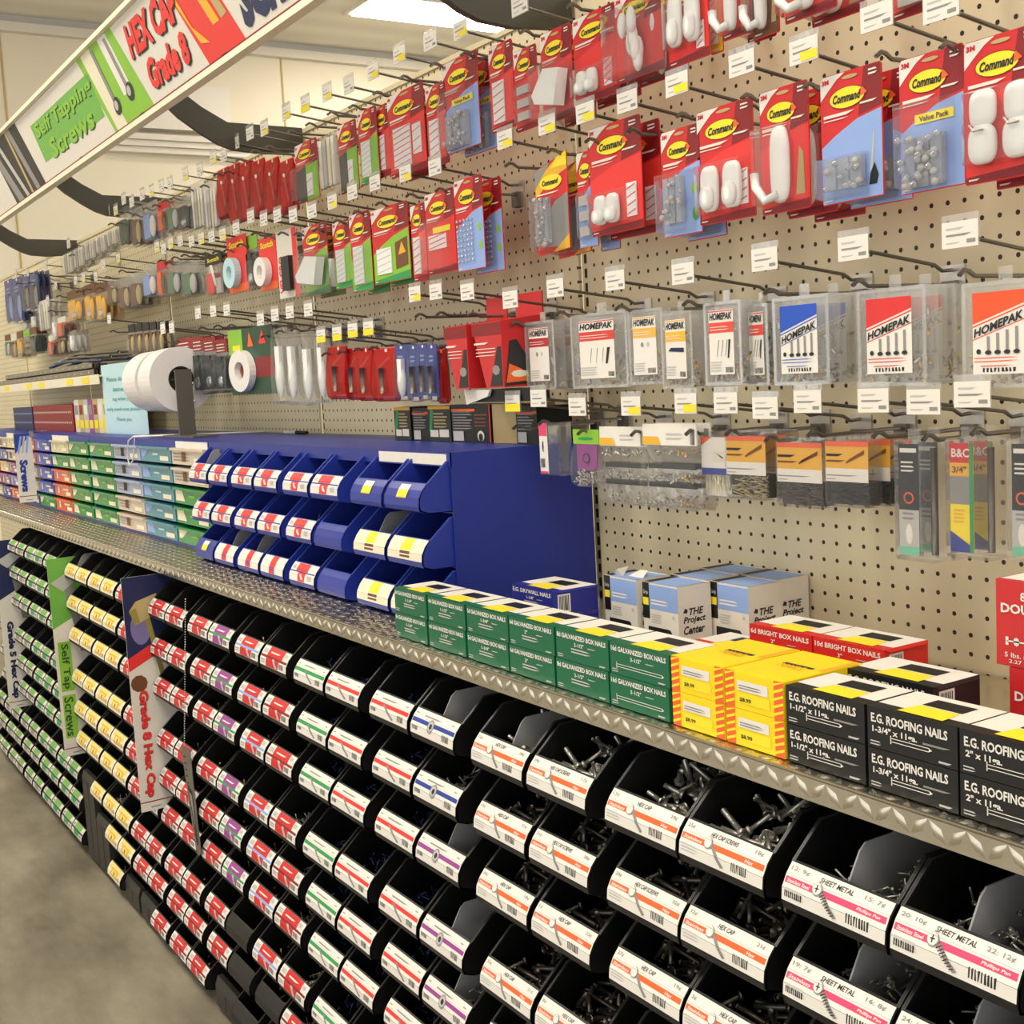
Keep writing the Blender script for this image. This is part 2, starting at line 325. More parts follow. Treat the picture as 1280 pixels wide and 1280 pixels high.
# ---------------- bin racks under the counter ----------------
def rack(a, c, l):
    t = thing('bin_rack', 'black steel rack carrying hopper bins, ' + l, 'rack', ((a + c) / 2, 0, 0), group='bin racks'); x = (a + c) / 2
    b = B(); b.box(a - x, -10.2, .2, c - x, -9.8, 39.8, 'bin'); obj('back_panel', b, t)
    b = B(); b.box(a - x, -18.2, 0, c - x, -9.8, .6, 'bin'); obj('base_plinth', b, t)
    b = B()
    for z in (26.35, 13.2): b.box(a - x, -16.6, z, c - x, -10.2, z + .75, 'bin')
    obj('cross_rail', b, t)
rack(48.1, 94, 'beyond the right photo edge'); rack(-1.7, 48, 'under the nail boxes'); rack(-51.4, -1.8, 'under the blue hopper bins'); rack(-99.2, -51.5, 'between the green and Grade 8 flags'); rack(-150, -99.3, 'farthest left')
W_ = 5.35
mat('rim_bin', (46, 45, 44), .3); mat('rim_binblue', (62, 84, 184), .3)  # lighter edge colour paints in the gloss highlight lines along the bin rims
def bin_mesh(n, zb=-9.):
    b = B()
    pr_ = [(0, 0), (-.35, -.4), (-.62, -.9), (-.68, -1.5), (-.6, -1.78), (.1, max(zb + .02, -2.05)), (7.5, max(zb, -2.45)), (7.5, 1.42), (1.62, 1.42)]
    for x in (0, W_ - .09): b.prism(pr_, x, x + .09, n)
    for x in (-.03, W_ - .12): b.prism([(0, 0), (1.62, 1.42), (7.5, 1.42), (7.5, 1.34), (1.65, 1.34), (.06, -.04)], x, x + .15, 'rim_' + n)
    pts = pr_[:7]; inn = [(y + .09, z + .05) for y, z in pts]
    for i in range(6): b.mesh([(x, *p) for x in (0, W_) for p in (pts[i], pts[i + 1], inn[i + 1], inn[i])], [(0, 1, 2, 3), (7, 6, 5, 4), (0, 4, 5, 1), (3, 2, 6, 7), (0, 3, 7, 4), (1, 5, 6, 2)], n)
    b.box(0, 7.4, max(zb, -2.45), W_, 7.5, 1.42, n)
    return b.data('hopper_' + n)
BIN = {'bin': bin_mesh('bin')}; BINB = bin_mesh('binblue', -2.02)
CUR = [(0, 0), (-.35, -.4), (-.62, -.9), (-.68, -1.5), (-.64, -1.8)]
CL = [0]
for i in range(4): CL.append(CL[-1] + math.dist(CUR[i], CUR[i + 1]))
def lipfn(u, v, l):
    s_ = -v
    for i in range(4):
        if s_ <= CL[i + 1] or i == 3:
            f = (s_ - CL[i]) / (CL[i + 1] - CL[i]); y = CUR[i][0] + f * (CUR[i + 1][0] - CUR[i][0]); z = CUR[i][1] + f * (CUR[i + 1][1] - CUR[i][1])
            dy, dz = CUR[i + 1][0] - CUR[i][0], CUR[i + 1][1] - CUR[i][1]; n_ = math.hypot(dy, dz); l += .03
            return (u + .05, y + dz / n_ * l, z - dy / n_ * l)
LB = {}
mat('label_yellow', (232, 214, 120), .5)
def bar_label(kind, arg=()):
    k = (kind, arg)
    if k in LB: return LB[k]
    b = B(); a = Art(b, lipfn, .007, 5, [-q for q in CL[1:4]]); W = 5.25; H = 1.6; r = random.Random(str(k))
    def base(n='white'): a.rect(0, -H, W, -.02, n, 1)
    def band(n, v=-.62): a.rect(.05, v - .26, W - .08, v, n, 2)
    if kind in ('sheet', 'hex'):
        base(); n = 'pink' if kind == 'sheet' else 'orange'; ti, l1, l2, s1 = arg
        band(n); tw = 1.7 if len(ti) > 9 else 1.0
        a.txt(ti, 2.55 - tw / 2, -.4, tw, .22, 'ink', 4, .01, .2); a.txt(l1, .15, -.38, .16 * len(l1), .22, 'grey', 4, .01); a.txt(l2, W - .35 - .16 * len(l2), -.38, .16 * len(l2), .22, 'grey', 4, .01)
        a.txt(s1, .16, -.84, 1.2, .16, 'white', 4, .02, .2)
        if kind == 'sheet': a.txt('Phillips Pan', W - 1.5, -.84, 1.15, .16, 'white', 4, .02, .2)
        else: a.txt('Zinc' if 0 else 'Hex', W - 1.2, -.84, .5, .16, 'white', 4, .02, .2)
        u = 1.75; a.poly([(u, -.6), (u + .28, -.66), (u + 1.15, -1.42), (u + .98, -1.5)], 'grey', 5)
        for i in range(9 if kind == 'sheet' else 0): q = i / 9; a.poly([(u + .30 + q * .78, -.66 - q * .76), (u + .33 + q * .78, -.69 - q * .76), (u + .13 + q * .8, -.86 - q * .66), (u + .10 + q * .8, -.83 - q * .66)], 'ink', 6)
        a.ell(u, -.68, .26, .27, 'grey', 6, 12); a.ell(u - .02, -.66, .22, .23, 'white', 7, 12)
        if kind == 'sheet': a.poly([(u - .12, -.64), (u + .08, -.62), (u + .08, -.67), (u - .12, -.69)], 'ink', 8); a.poly([(u - .05, -.52), (u, -.52), (u, -.8), (u - .05, -.8)], 'ink', 8)
        a.bars(3.35, -1.42, 4.3 if kind == 'hex' else 4.5, -1.05); a.lines(.15, -1.4, 1.3, -.98, 3, 'lgrey')
        if kind == 'sheet': a.bars(.15, -1.42, 1.1, -1.15, 'ink', 3)
    elif kind in ('line', 'nut'):
        base(); band(arg[0]); a.lines(1.3, -.4, 3.6, -.2, 1, 'grey', 4); a.lines(.2, -.35, .6, -.2, 1, 'grey', 3); a.lines(4.5, -.35, 4.9, -.2, 1, 'grey', 3)
        a.bars(3.9, -1.4, 4.7, -1.02); a.bars(.2, -1.35, .9, -1.1)
        if kind == 'nut': a.ell(2.4, -.85, .38, .42, 'grey', 5, 12); a.ell(2.4, -.85, .3, .34, 'lgrey', 6, 12); a.ell(2.42, -.85, .16, .18, 'ink', 7, 10)
        else:
            a.poly([(1.7, -.75), (1.95, -.7), (3.4, -1.4), (3.2, -1.5)], 'grey', 4); a.rect(.05, -.88, 1.5, -.62, arg[0], 3)
    elif kind == 'split':   # white corner cells around a coloured centre
        base(); c = arg[0]
        a.rect(1.15, -.76, 4.15, -.03, 'red' if c != 'purple' else 'purple', 2); a.rect(.05, -.95, W - .08, -.76, {'blue': 'lblue', 'purple': 'bgreen'}.get(c, 'maroon'), 3)
        a.poly([(1.2, -.95), (3.75, -.95), (3.6, -1.58), (1.2, -1.58)], {'purple': 'purple'}.get(c, 'red'), 2); a.poly([(2.4, -.9), (2.8, -.9), (3.5, -1.5), (3.1, -1.55)], 'lgrey', 4)
        a.rect(.2, -.6, 1.0, -.25, 'lgrey', 3); a.bars(3.8, -1.45, 4.7, -1.05); a.lines(.2, -1.4, 1.1, -1.05, 2, 'grey'); a.lines(1.7, -.5, 3.7, -.25, 1, 'white', 4)
        a.rect(4.25, -.5, 4.85, -.2, 'lgrey', 3)
    elif kind == 'yel':
        base('cream'); a.rect(.5, -.7, 4.6, -.05, 'label_yellow', 2); a.rect(1.3, -1.35, 3.9, -.45, 'gold', 3); a.rect(1.7, -1.2, 3.3, -.6, 'label_yellow', 4); a.poly([(2.3, -.7), (2.7, -.8), (2.9, -1.2), (2.5, -1.1)], 'brown', 5); a.rect(4.1, -1.35, 4.8, -.95, 'tan', 2)
    elif kind == 'grn':
        base('offwhite'); a.rect(1.1, -.66, 4.1, -.06, 'signgreen', 2); a.rect(.05, -.95, W - .08, -.7, 'dgreen' if arg[0] == 'bgreen' else 'ink', 3); a.poly([(1.2, -.95), (3.7, -.95), (3.4, -1.5), (1.3, -1.5)], arg[0], 2); a.rect(3.9, -1.4, 4.7, -1.05, 'grey', 3); a.rect(.3, -.55, .9, -.25, 'grey', 3)
    elif kind == 'bluered':
        base(); a.rect(1.2, -.75, 3.6, -.05, 'bred', 2); a.rect(.05, -.86, W - .08, -.76, 'blue', 3); a.poly([(1.8, -.8), (3.4, -.8), (3.2, -1.58), (1.8, -1.58)], 'bred', 2); a.rect(3.85, -1.4, 4.7, -.98, 'lgrey', 3); a.poly([(2.2, -1.0), (2.6, -1.0), (3, -1.4), (2.5, -1.4)], 'white', 4); a.rect(.2, -.6, .9, -.3, 'lgrey', 3)
    elif kind == 'whitered':
        base(); a.rect(2.0, -1.58, 3.3, -.03, 'bred', 2); a.rect(2.2, -1.35, 3.1, -1.0, 'purple', 3)
    elif kind == 'whiteyel':
        base('cream'); a.rect(1.9, -.95, 3.4, -.05, 'yellow', 2); a.rect(1.9, -1.2, 3.4, -1.02, 'brown', 2); a.rect(1.9, -1.45, 3.4, -1.3, 'brown', 2)
    elif kind == 'sticker':
        a.rect(1.9, -1.15, 3.4, -.15, 'white', 2); a.rect(1.9, -1.15, 3.4, -.6, 'yellow', 3)
    LB[k] = b.data('label_' + kind); return LB[k]
b = B(); b.prism([(.25, -2.3), (.25, -.1), (.9, 1.0), (1.25, 1.28), (6.5, 1.28), (6.5, -2.3)], 0, .08, 'divider_grey'); mat('divider_grey', (150, 150, 152), .3)
DIV = b.data('divider')
b = B(); b.prism([(.25, -1.95), (.25, -.1), (.9, 1.0), (1.25, 1.28), (6.5, 1.28), (6.5, -1.95)], 0, .08, 'divider_grey'); DIVB = b.data('divider')
def heap_mesh(kind, seed):
    r = random.Random(seed); b = B()
    from mathutils import Vector, Euler
    big = kind in ('bolt', 'darkbolt'); N = 48 if big else {'gold': 16, 'bluez': 44, 'dark': 30}.get(kind, 80)
    for i in range(N):
        x = r.uniform(1.0, W_ - .5); y = r.uniform(.8, 5.5); z = r.uniform(-1.6, -.8) + min(y, 3.5) * .2 + r.uniform(0, .4)
        L = r.uniform(.8, 1.7) if big else r.uniform(.45, .9); rad = r.uniform(.1, .15) if big else .045
        d = Vector((r.uniform(-1, 1), r.uniform(-1, 1), r.uniform(-.35, .75))).normalized(); c = Vector((x, y, z)); e = c + d * L
        e.x = min(max(e.x, .25), W_ - .25); e.y = min(max(e.y, .4), 6.8); e.z = min(max(e.z, -2.2), 1.1)
        n = {'bolt': 'STEEL', 'darkbolt': 'DSTEEL', 'silver': 'STEEL', 'bluez': 'BLUEZ', 'gold': 'BRASS', 'dark': 'DSTEEL'}[kind]
        b.tube([c, e], rad, n, 6); d = (e - c).normalized()
        b.tube([c - d * (.16 if big else .05), c], rad * (1.9 if big else 2.2), n, 6)
    return b.data('heap_' + kind)
HM = {(k, s_): heap_mesh(k, k + str(s_)) for k in ('bolt', 'darkbolt', 'silver', 'bluez', 'gold', 'dark') for s_ in range(2)}
HN = {'bolt': ('hex_bolts', 'loose shiny hex bolts'), 'darkbolt': ('hex_bolts', 'loose dull grey hex bolts'), 'silver': ('metal_screws', 'loose silver screws'), 'bluez': ('blue_screws', 'loose bluish screws'), 'gold': ('brass_screws', 'loose golden screws'), 'dark': ('metal_screws', 'loose dull screws')}
def hopper(color, x, y, z, label, lab=None, div=None, heap=None, group=None, seed=0, dz=0.):
    t = obj('hopper_bin', BIN[color], None, (x, y, z)); tagit(t, label, 'bin', group)
    if lab: obj('bin_label', bar_label(*lab), t)
    if div: obj('divider', DIV, t, (div, 0, 0))
    if heap:
        h = obj(HN[heap][0], HM[(heap, seed % 2)], None, (x, y, z + dz)); wl = label.replace('black hopper bin', 'bin').replace('blue hopper bin', 'blue bin')
        tagit(h, HN[heap][1] + ' inside ' + wl, 'screws', 'loose fasteners in bins', 'stuff')
PX = {-2: -147.2, -1: -135.2, 0: -122.9, 1: -110.6, 2: -98.8, 3: -86.9, 4: -75.3, 5: -63.4, 6: -51.2, 7: -38.8, 8: -26.5, 9: -13.95, 10: -1.15, 11: 11.97, 12: 24.63, 13: 36.48}
RZ = [37.9, 33.9, 29.9, 24.6, 20.6, 16.7, 11.6, 7.8, 3.4]
NR = {13: 3, 12: 4, 11: 5, 10: 7, 9: 8}
CN = {13: 'pink SHEET METAL column', 12: 'nearer orange HEX CAP column', 11: 'farther orange HEX CAP column', 10: 'red and purple line column', 9: 'green and red line column', 8: 'red label column with blue stripes',
      7: 'red and purple label column', 6: 'red label column right of Grade 8 flag', 5: 'column just left of Grade 8 flag', 4: 'right yellow label column', 3: 'left yellow label column', 2: 'column under the green flag',
      1: 'column left of the green flag', 0: 'column right of Grade 5 flag', -1: 'column left of Grade 5 flag', -2: 'farthest left column'}
SM = {(0, 0): ('SHEET METAL', '12: 9¢', '15: 7¢', 'Stainless Steel'), (0, 1): ('SHEET METAL', '20: 10¢', '22: 12¢', 'Stainless Steel'), (1, 0): ('SHEET METAL', '19: 7¢', '16: 8¢', 'Stainless'), (1, 1): ('SHEET METAL', '24: 13¢', '18: 9¢', 'Stainless Steel'), (2, 0): ('SHEET METAL', '20: 7¢', '17: 9¢', 'Stainless'), (2, 1): ('SHEET METAL', '24: 13¢', '18: 9¢', 'Stainless Steel')}
for p in range(-2, 14):
    for r in range(NR.get(p, 9)):
        if p < 0 and r < 3: continue
        if p == -2 and r < 6: continue
        for s_ in (0, 1):
            rr = random.Random(p * 100 + r * 2 + s_)
            if (p == 3 and ((r == 6 and s_ == 0) or r > 6)) or (p, r, s_) in ((5, 8, 0), (4, 8, 1), (7, 8, 0)): continue
            x = PX[p] + s_ * (5.75 if p > 7 else 5.6 if p else 5.9); y = -18.5 - .1 * r; z = RZ[r]
            if p == 12 or p == 13: x = PX[p] + s_ * 5.5
            lab = None; div = None; heap = None; dz = 0
            if p == 13: lab = ('sheet', SM[(r, s_)]); div = 2.7; heap = 'silver'; dz = -.1
            elif p in (11, 12):
                nm = 'HEX CAP SCREWS' if (p, r, s_) in ((12, 0, 1), (12, 1, 0), (11, 0, 1), (11, 1, 1)) else 'HEX CAP'
                lab = ('hex', (nm, '%d¢' % (1 + (r * 7 + s_ * 12 + p) % 37), '%d¢' % (17 + (r * 3 + s_ * 5 + p) % 16), 'Stainless'))
                heap = 'bolt' if r == 0 else 'darkbolt'; div = 3.0 if (p, r, s_) == (11, 0, 0) else None
            elif p == 10:
                lab = ('line', ('bred',)) if s_ == 0 else ('nut', ('blue' if r < 2 else 'purple',)); heap = 'bluez' if s_ == 0 else ('silver' if r in (1, 4) else None); div = 2.6 if s_ and r != 1 else None
            elif p == 9: lab = ('line', ('bgreen' if s_ == 0 or r >= 6 else 'bred',)); heap = 'bluez'
            elif p == 8: lab = ('split', ('blue' if s_ == 0 else 'red',)); heap = 'gold' if s_ == 0 else 'silver'
            elif p == 7: lab = ('split', ('red' if s_ == 0 else 'purple',)) if not (s_ and r in (6, 7, 8)) else None; heap = 'gold' if r < 6 else None
            elif p in (5, 6): lab = ('split', ('red',)); heap = ('gold' if s_ else None)
            elif p in (3, 4): lab = ('yel', ()); heap = 'silver' if rr.random() < .3 else None; div = 3 if (p, r, s_) == (3, 0, 0) else None
            else: lab = ('grn', ('bgreen' if p > 0 else 'grey',)); heap = 'silver' if rr.random() < .25 else None
            if p == 8 and r >= 7 and s_ == 0: lab = None
            if heap and heap not in ('bolt', 'darkbolt') and not div: dz = rr.choice((-.5, -.3, 0))
            lb = 'black hopper bin, %s row, %s one in %s' % ('top' if r == 0 else 'bottom' if r == 8 else ORD[r], 'right' if s_ else 'left', CN[p])
            hopper('bin', x, y, z, lb, lab, div, heap, 'black hopper bins under the counter', r + s_, dz)
mat('filler_grey', (44, 42, 38), .5)
for x, z1, l in ((PX[3], 11.6, 'tall one between yellow and green labels'), (PX[3] + 5.6, 7.6, 'shorter one beside the tall filler'), (PX[5], 3.4, 'low one by the floor left of lone red label'), (PX[4] + 5.6, 3.4, 'low one right of the torn yellow label'), (PX[7], 3.4, 'nearest one, under the red labels at the floor')):
    b = B(); b.prism([(-.6, .6), (-.6, z1 - .8), (-.3, z1), (.2, z1), (.2, .6)], 0, 5.4, 'filler_grey'); b.box(2.6, -.63, .9, 2.7, -.6, z1 - 1, 'bin')
    tagit(obj('filler_panel', b, None, (x, -18.8, 0)), 'blank dark filler panel, ' + l, 'panel', 'blank filler panels')
# ---------------- aisle flags ----------------
mat('purple_grey', (120, 112, 160), .5); mat('olive_gold', (150, 138, 60), .5)
def flag(name, label, x, y0, z0, z1, wd, bg, stripe, txt_, tc, pic):
    t = thing(name, label, 'sign', (x, y0, z0)); H = z1 - z0
    b = B(); b.box(-.04, 0, 0, .04, wd, H, 'offwhite'); a = Art(b, lambda u, v, l: (.04 + l, u, v), .012)
    zz = H * .60
    a.poly([(0, zz + 1.2), (wd, zz + 4.2), (wd, H), (0, H)], bg, 1)
    if stripe: a.poly([(0, zz + .1), (wd, zz + 3.2), (wd, zz + 4.6), (0, zz + 1.4)], stripe, 2)
    if pic == 'bolt':
        a.ell(1.5, H - 5.2, 1.0, 1.7, 'purple_grey', 2, 16); a.poly([(.5, H - 3.4), (1.2, H - 2.5), (3.3, H - 1.9), (3.8, H - 2.8), (3.3, H - 3.9), (1.0, H - 4.9)], 'tan', 4); a.poly([(.5, H - 3.4), (1.0, H - 4.9), (1.5, H - 4.6), (1.2, H - 3.1)], 'olive_gold', 5); a.poly([(2.0, H - 4.4), (2.5, H - 4.2), (3.6, H - 10.5), (3.2, H - 10.8)], 'olive_gold', 3); a.ell(.9, H * .6 - 1.2, .85, .85, 'brown', 3, 10)
    elif pic == 'grey':
        a.poly([(.2, H - 3), (2.8, H - 1.6), (4, H - 2.4), (1.6, H - 4.2)], 'lgrey', 3); a.poly([(1.8, H - 4), (2.9, H - 3.6), (3.9, H - 12), (3.1, H - 12)], 'grey', 2)
    else:
        for i in range(3): a.poly([(.3 + i * .6, H - 3), (.6 + i * .6, H - 3), (1.2 + i * .5, H - .4), (.9 + i * .5, H - .4)], 'lgrey' if i % 2 else 'lblue', 3)
    if len(txt_) == 1: a.txt(txt_[0], .55, H * .52 if H > 15 else H * .62, H * .46, 1.15, tc, 5, .04, 0, -90); a.txt(txt_[0], .5, (H * .52 if H > 15 else H * .62) - .08, H * .46, 1.15, 'maroon' if tc == 'bred' else 'black', 4, .04, 0, -90)
    else:
        a.rect(.35, H * .33, 1.9, H * .58, tc, 3); a.rect(.35, H * .09, 1.9, H * .31, tc, 3)
        a.txt(txt_[0], .5, H * .57, H * .23, 1.1, 'dgreen', 5, .02, 0, -90); a.txt(txt_[1], .5, H * .3, H * .2, 1.1, 'dgreen', 5, .02, 0, -90)
    a.rect(0, .9, wd, 1.0, 'maroon', 3); a.lines(1, .3, 2.2, .6, 1, 'grey')
    obj('sign_panel', b, t)
    b = B(); b.box(-.15, wd - .3, H - .6, .15, wd + .3, H + .3, 'grey'); b.tube([(0, wd, H), (0, wd + 2.2, H + .2)], .08, 'ZINC'); obj('mounting_clip', b, t)
flag('aisle_flag', 'tall aisle flag reading Grade 8 Hex Cap with golden bolt picture', -51.55, -21.5, 16.3, 40.2, 6.4, 'navy', 'bred', ['Grade 8 Hex Cap'], 'bred', 'bolt')
flag('aisle_flag', 'tall green aisle flag reading Self Tap Screws', -87.2, -21.1, 13.6, 38.6, 6.2, 'signgreen', None, ['Self Tap', 'Screws'], 'lime', 'grey')
flag('aisle_flag', 'aisle flag reading Grade 5 Hex Cap at the left photo edge', -123.6, -21.0, 12.4, 37.8, 5.6, 'navy', None, ['Grade 5 Hex Cap'], 'navy', 'grey')
flag('aisle_flag', 'small blue and white flag on the blue drawer cabinet', -130, -15.5, 42.6, 53.2, 2.6, 'blue', None, ['Screws'], 'blue', 'stripes')
# thread gauge on ball chain
t = thing('thread_gauge', 'grey metal thread gauge hanging on a ball chain before red labels', 'gauge', (-40.5, -19.9, 25))
b = B()
for i in range(60): b.ell((1.2 - .02 * i + .02, .9 - .9 * i / 60, 14.3 - i * .235), (.07, .07, .07), 'STEEL', 5, 4)
obj('ball_chain', b, t)
b = B(); b.prism([(-1.0, .2), (1.6, .5), (2.4, -9.3), (1.4, -9.8), (1.0, -9.2)], -.04, .04, 'gauge_metal', 'y'); mat('gauge_metal', (142, 138, 130), .35, .8)
a = Art(b, lambda u, v, l: (u, -.04 - l, v), .012)
for i in range(14): a.poly([(-.4 + i * .12, -.6 - i * .6), (.3 + i * .1, -.5 - i * .6), (.3 + i * .1, -.62 - i * .6), (-.4 + i * .12, -.75 - i * .6)], 'ink', 1)
a.poly([(.2, -3.2), (1.4, -3.6), (1.9, -8.5), (1.6, -8.8)], 'ink', 2); a.poly([(.5, -3.8), (1.3, -4), (1.7, -7.5)], 'grey', 3)
obj('gauge_plate', b, t)
# ---------------- blue cabinets ----------------
def cab_shell(t, x0, x1, fr=True):
    b = B(); b.box(0, -12.2, 11.35, x1 - x0, -.6, 11.5, 'cabblue'); b.box(0, -12.25, 10.55, x1 - x0, -12.1, 11.5, 'cabblue')
    b.box(0, -12.2, 0, .12, -.6, 11.35, 'cabblue'); b.box(x1 - x0 - .12, -12.2, 0, x1 - x0, -.6, 11.35, 'cabblue'); b.box(.12, -.8, .05, x1 - x0 - .12, -.6, 11.35, 'cabblue')
    b.box(.12, -12.2, 0, x1 - x0 - .12, -12.05, .35, 'cabblue'); obj('cabinet_shell', b, t)
ZC = 41.56
t = thing('open_bin_cabinet', 'blue steel cabinet filled with open hopper bins, on the tread plate ledge', 'cabinet', (-49.3, 0, ZC)); cab_shell(t, -49.3, -.7)
b = B()
for z in (3.55, 7.3): b.box(.2, -11.8, z, 48.4, -.9, z + .1, 'cabblue')
obj('inner_shelf', b, t)
b = B(); b.box(38.1, -12.29, 10.65, 48.2, -12.26, 11.4, 'white'); obj('white_header_strip', b, t)
BLU = B()
DC = {'g': 'bgreen', 'o': 'orange', 't': 'teal', 'b': 'blue', 'B': 'lblue', 'w': 'offwhite', 'n': 'brown', 'p': 'purple', 'c': 'cream', 'm': 'maroon'}
mat('drawer_bgreen', (32, 140, 70), .2); mat('drawer_orange', (222, 92, 48), .2); mat('drawer_teal', (70, 140, 158), .2); mat('drawer_blue', (58, 78, 180), .2); mat('drawer_lblue', (158, 172, 206), .2)
mat('drawer_offwhite', (212, 196, 178), .25); mat('drawer_brown', (110, 86, 84), .25); mat('drawer_purple', (150, 80, 140), .25); mat('drawer_cream', (222, 208, 160), .25); mat('drawer_maroon', (150, 50, 70), .25)
def drawers(t, x0, cols):
    for x, w_, cc in cols:
        for r, c in enumerate(cc):
            n = 'drawer_' + DC[c]; z = [8.95, 6.85, 4.72, 2.6, .45][r]; b = B(); b.box(x - x0, -12.45, z, x - x0 + w_, -4, z + 1.75, n); b.box(x - x0 + .1, -12.75, z + 1.5, x - x0 + w_ - .1, -12.4, z + 1.75, n)
            d = obj('drawer', b, t)
            a_ = B(); q = Art(a_, wall(x - x0, -12.46, z), .02); k = (r + int(x)) % 3
            q.rect(w_ * .66, .25, w_ * .93, .75, 'cream', 2)
            if c in 'gt': q.poly([(.3, .3), (w_ * .3, .3), (w_ * .22, 1.5), (.3, 1.5)] if k else [(.4, .5), (w_ * .12, .5), (w_ * .3, 1.4), (.4, 1.4)], 'cream' if c == 'g' else 'lblue', 1); q.rect(w_ * .42, .8, w_ * .6, 1.0, 'lime' if c == 'g' else 'cyan', 2)
            elif c in 'wB': q.lines(.5, .4, w_ * .6, 1.4, 3, 'grey', 1); q.rect(w_ * .3, .35, w_ * .42, 1.35, 'black' if c == 'B' else 'brown', 2)
            else: q.rect(w_ * .2, .4, w_ * .28, 1.4, 'white', 1); q.rect(w_ * .5, .9, w_ * .8, 1.2, 'cream', 1)
            obj('drawer_card', a_, d)
for x0, x1, l, cols, hs in ((-97, -49.5, 'second from the camera with white, teal and green drawers', [(-96.4, 11.5, 'ggggg'), (-84.6, 11.4, 'BBBww'), (-72.8, 11.3, 'ttttt'), (-61, 11.2, 'wwggg')], (37, 47.3)),
                            (-144.6, -97.2, 'third from the camera with orange and blue drawers', [(-143.8, 6.3, 'pwBcm'), (-137, 6.5, 'ooccb'), (-130, 10.4, 'bbbbg'), (-119, 10.4, 'cgooo'), (-108.2, 10.8, 'ggggg')], (26, 36)),
                            (-191, -144.8, 'farthest one at the left photo edge', [(-190 + i * 7.5, 7, c) for i, c in enumerate(('pwbwc', 'wocbp', 'pcwbw', 'bwopc', 'wbcpb', 'cwpbo'))], (38, 44))):
    t = thing('drawer_cabinet', 'blue small-parts drawer cabinet, ' + l, 'cabinet', (x0, 0, ZC), group='blue drawer cabinets'); cab_shell(t, x0, x1)
    b = B(); b.box(hs[0], -12.29, 10.65, hs[1], -12.26, 11.4, 'white'); obj('white_header_strip', b, t); drawers(t, x0, cols)
BX = [-48.8, -43.05, -36.8, -31.1, -24.6, -18.9, -11.6, -6.05]
for r, z in enumerate((51.1, 47.3, 43.62)):
    for i, x in enumerate(BX):
        lab = [['bluered'] * 6 + ['sticker'] * 2, ['bluered'] * 5 + [None, 'whiteyel', 'whiteyel'], ['sticker', 'whitered', 'whitered', 'whitered', 'bluered', None, 'whiteyel', 'whiteyel']][r][i]
        dv = 2.6 if (r, i) in ((0, 0), (2, 1), (2, 2), (1, 6)) else None
        t = obj('hopper_bin', BINB, None, (x, -14, z)); t.scale.x = .955; tagit(t, 'blue hopper bin, %s row of the cabinet, %s from the left' % (('top', 'middle', 'bottom')[r], ORD[i]), 'bin', 'blue hopper bins')
        if lab: obj('bin_label', bar_label(lab), t)
        if dv: obj('divider', DIVB, t, (dv, 0, 0))
        if (r, i) == (1, 4): h = obj('metal_screws', HM[('dark', 0)], None, (x, -14, z + .25)); tagit(h, 'loose screws in the fifth blue bin of the middle row', 'screws', None, 'stuff')
# ---------------- things on top of the cabinets ----------------
ZT = 53.08
def ctop(name, label, cat, x, y, w_, d, h, fr, si, art=None):
    t = thing(name, label, cat, (x, y, ZT)); b = B(); b.box(0, 0, 0, w_, d, h, fr); 
    if si != fr: b.box(.03, .03, .03, w_ + .01, d - .03, h - .03, si)
    a = Art(b, wall(0, 0, 0), .015)
    if art: art(a, w_, h)
    obj('carton', b, t); return t
def gb(a, w_, h): a.poly([(.1, .8), (.5, .8), (.9, h - .4), (.4, h - .2)], 'bgreen', 1); a.lines(.9, 1.1, w_ - .3, 2.4, 5, 'tan', 2); a.rect(.3, .35, w_ * .45, .9, 'offwhite', 3); a.rect(w_ * .5, .35, w_ - .3, .95, 'offwhite', 3); a.rect(0, h - .25, w_, h, 'gold', 1)
def bb(a, w_, h): a.lines(.2, 1, w_ - .2, 2.5, 7, 'grey', 2); a.rect(.2, .1, w_ * .5, .85, 'lgrey', 3); a.rect(0, h - .5, w_, h - .3, 'orange', 2)
mat('print_darkgreen', (22, 36, 26), .45)
ctop('small_carton', 'dark green printed carton, left one on the blue cabinet top', 'box', -22.6, -5, 2.9, 2.6, 2.75, 'print_darkgreen', 'black', gb)
ctop('small_carton', 'black carton between two green ones on the cabinet', 'box', -19.5, -4.9, 2.7, 2.6, 2.65, 'black', 'black', bb)
ctop('small_carton', 'dark green printed carton, right one on the blue cabinet top', 'box', -16.6, -5, 3.6, 2.6, 2.8, 'print_darkgreen', 'black', gb)
def bb2(a, w_, h): bb(a, w_ * .62, h); a.lines(w_ * .6, 1.2, w_ - .3, 2.3, 4, 'brown', 2); a.ell(w_ * .75, .5, .5, .4, 'offwhite', 3); a.ell(w_ * .75, .4, .3, .3, 'black', 4); a.rect(w_ - .15, 0, w_, h, 'bred', 3)
ctop('small_carton', 'long black carton with red right edge on blue cabinet', 'box', -12.8, -5, 5.8, 2.6, 2.85, 'black', 'black', bb2)
ctop('cardboard_box', 'plain tan cardboard box on the blue cabinet top', 'box', -6.9, -4.9, 3.3, 3.4, 2.85, 'tan', 'tan')
ctop('small_carton', 'black carton at the right end of the blue cabinet', 'box', -3.5, -5, 2.7, 3, 2.65, 'black', 'black', bb)
b = B(); b.tube([(0, 0, .18), (3.2, 0, .18)], .17, 'white', 8); b.tube([(3.2, 0, .18), (6, 0, .18)], .19, 'black', 8); tagit(obj('marker_pen', b, None, (-54, -2.2, ZT)), 'black and white marker pen lying on cabinet top', 'pen')
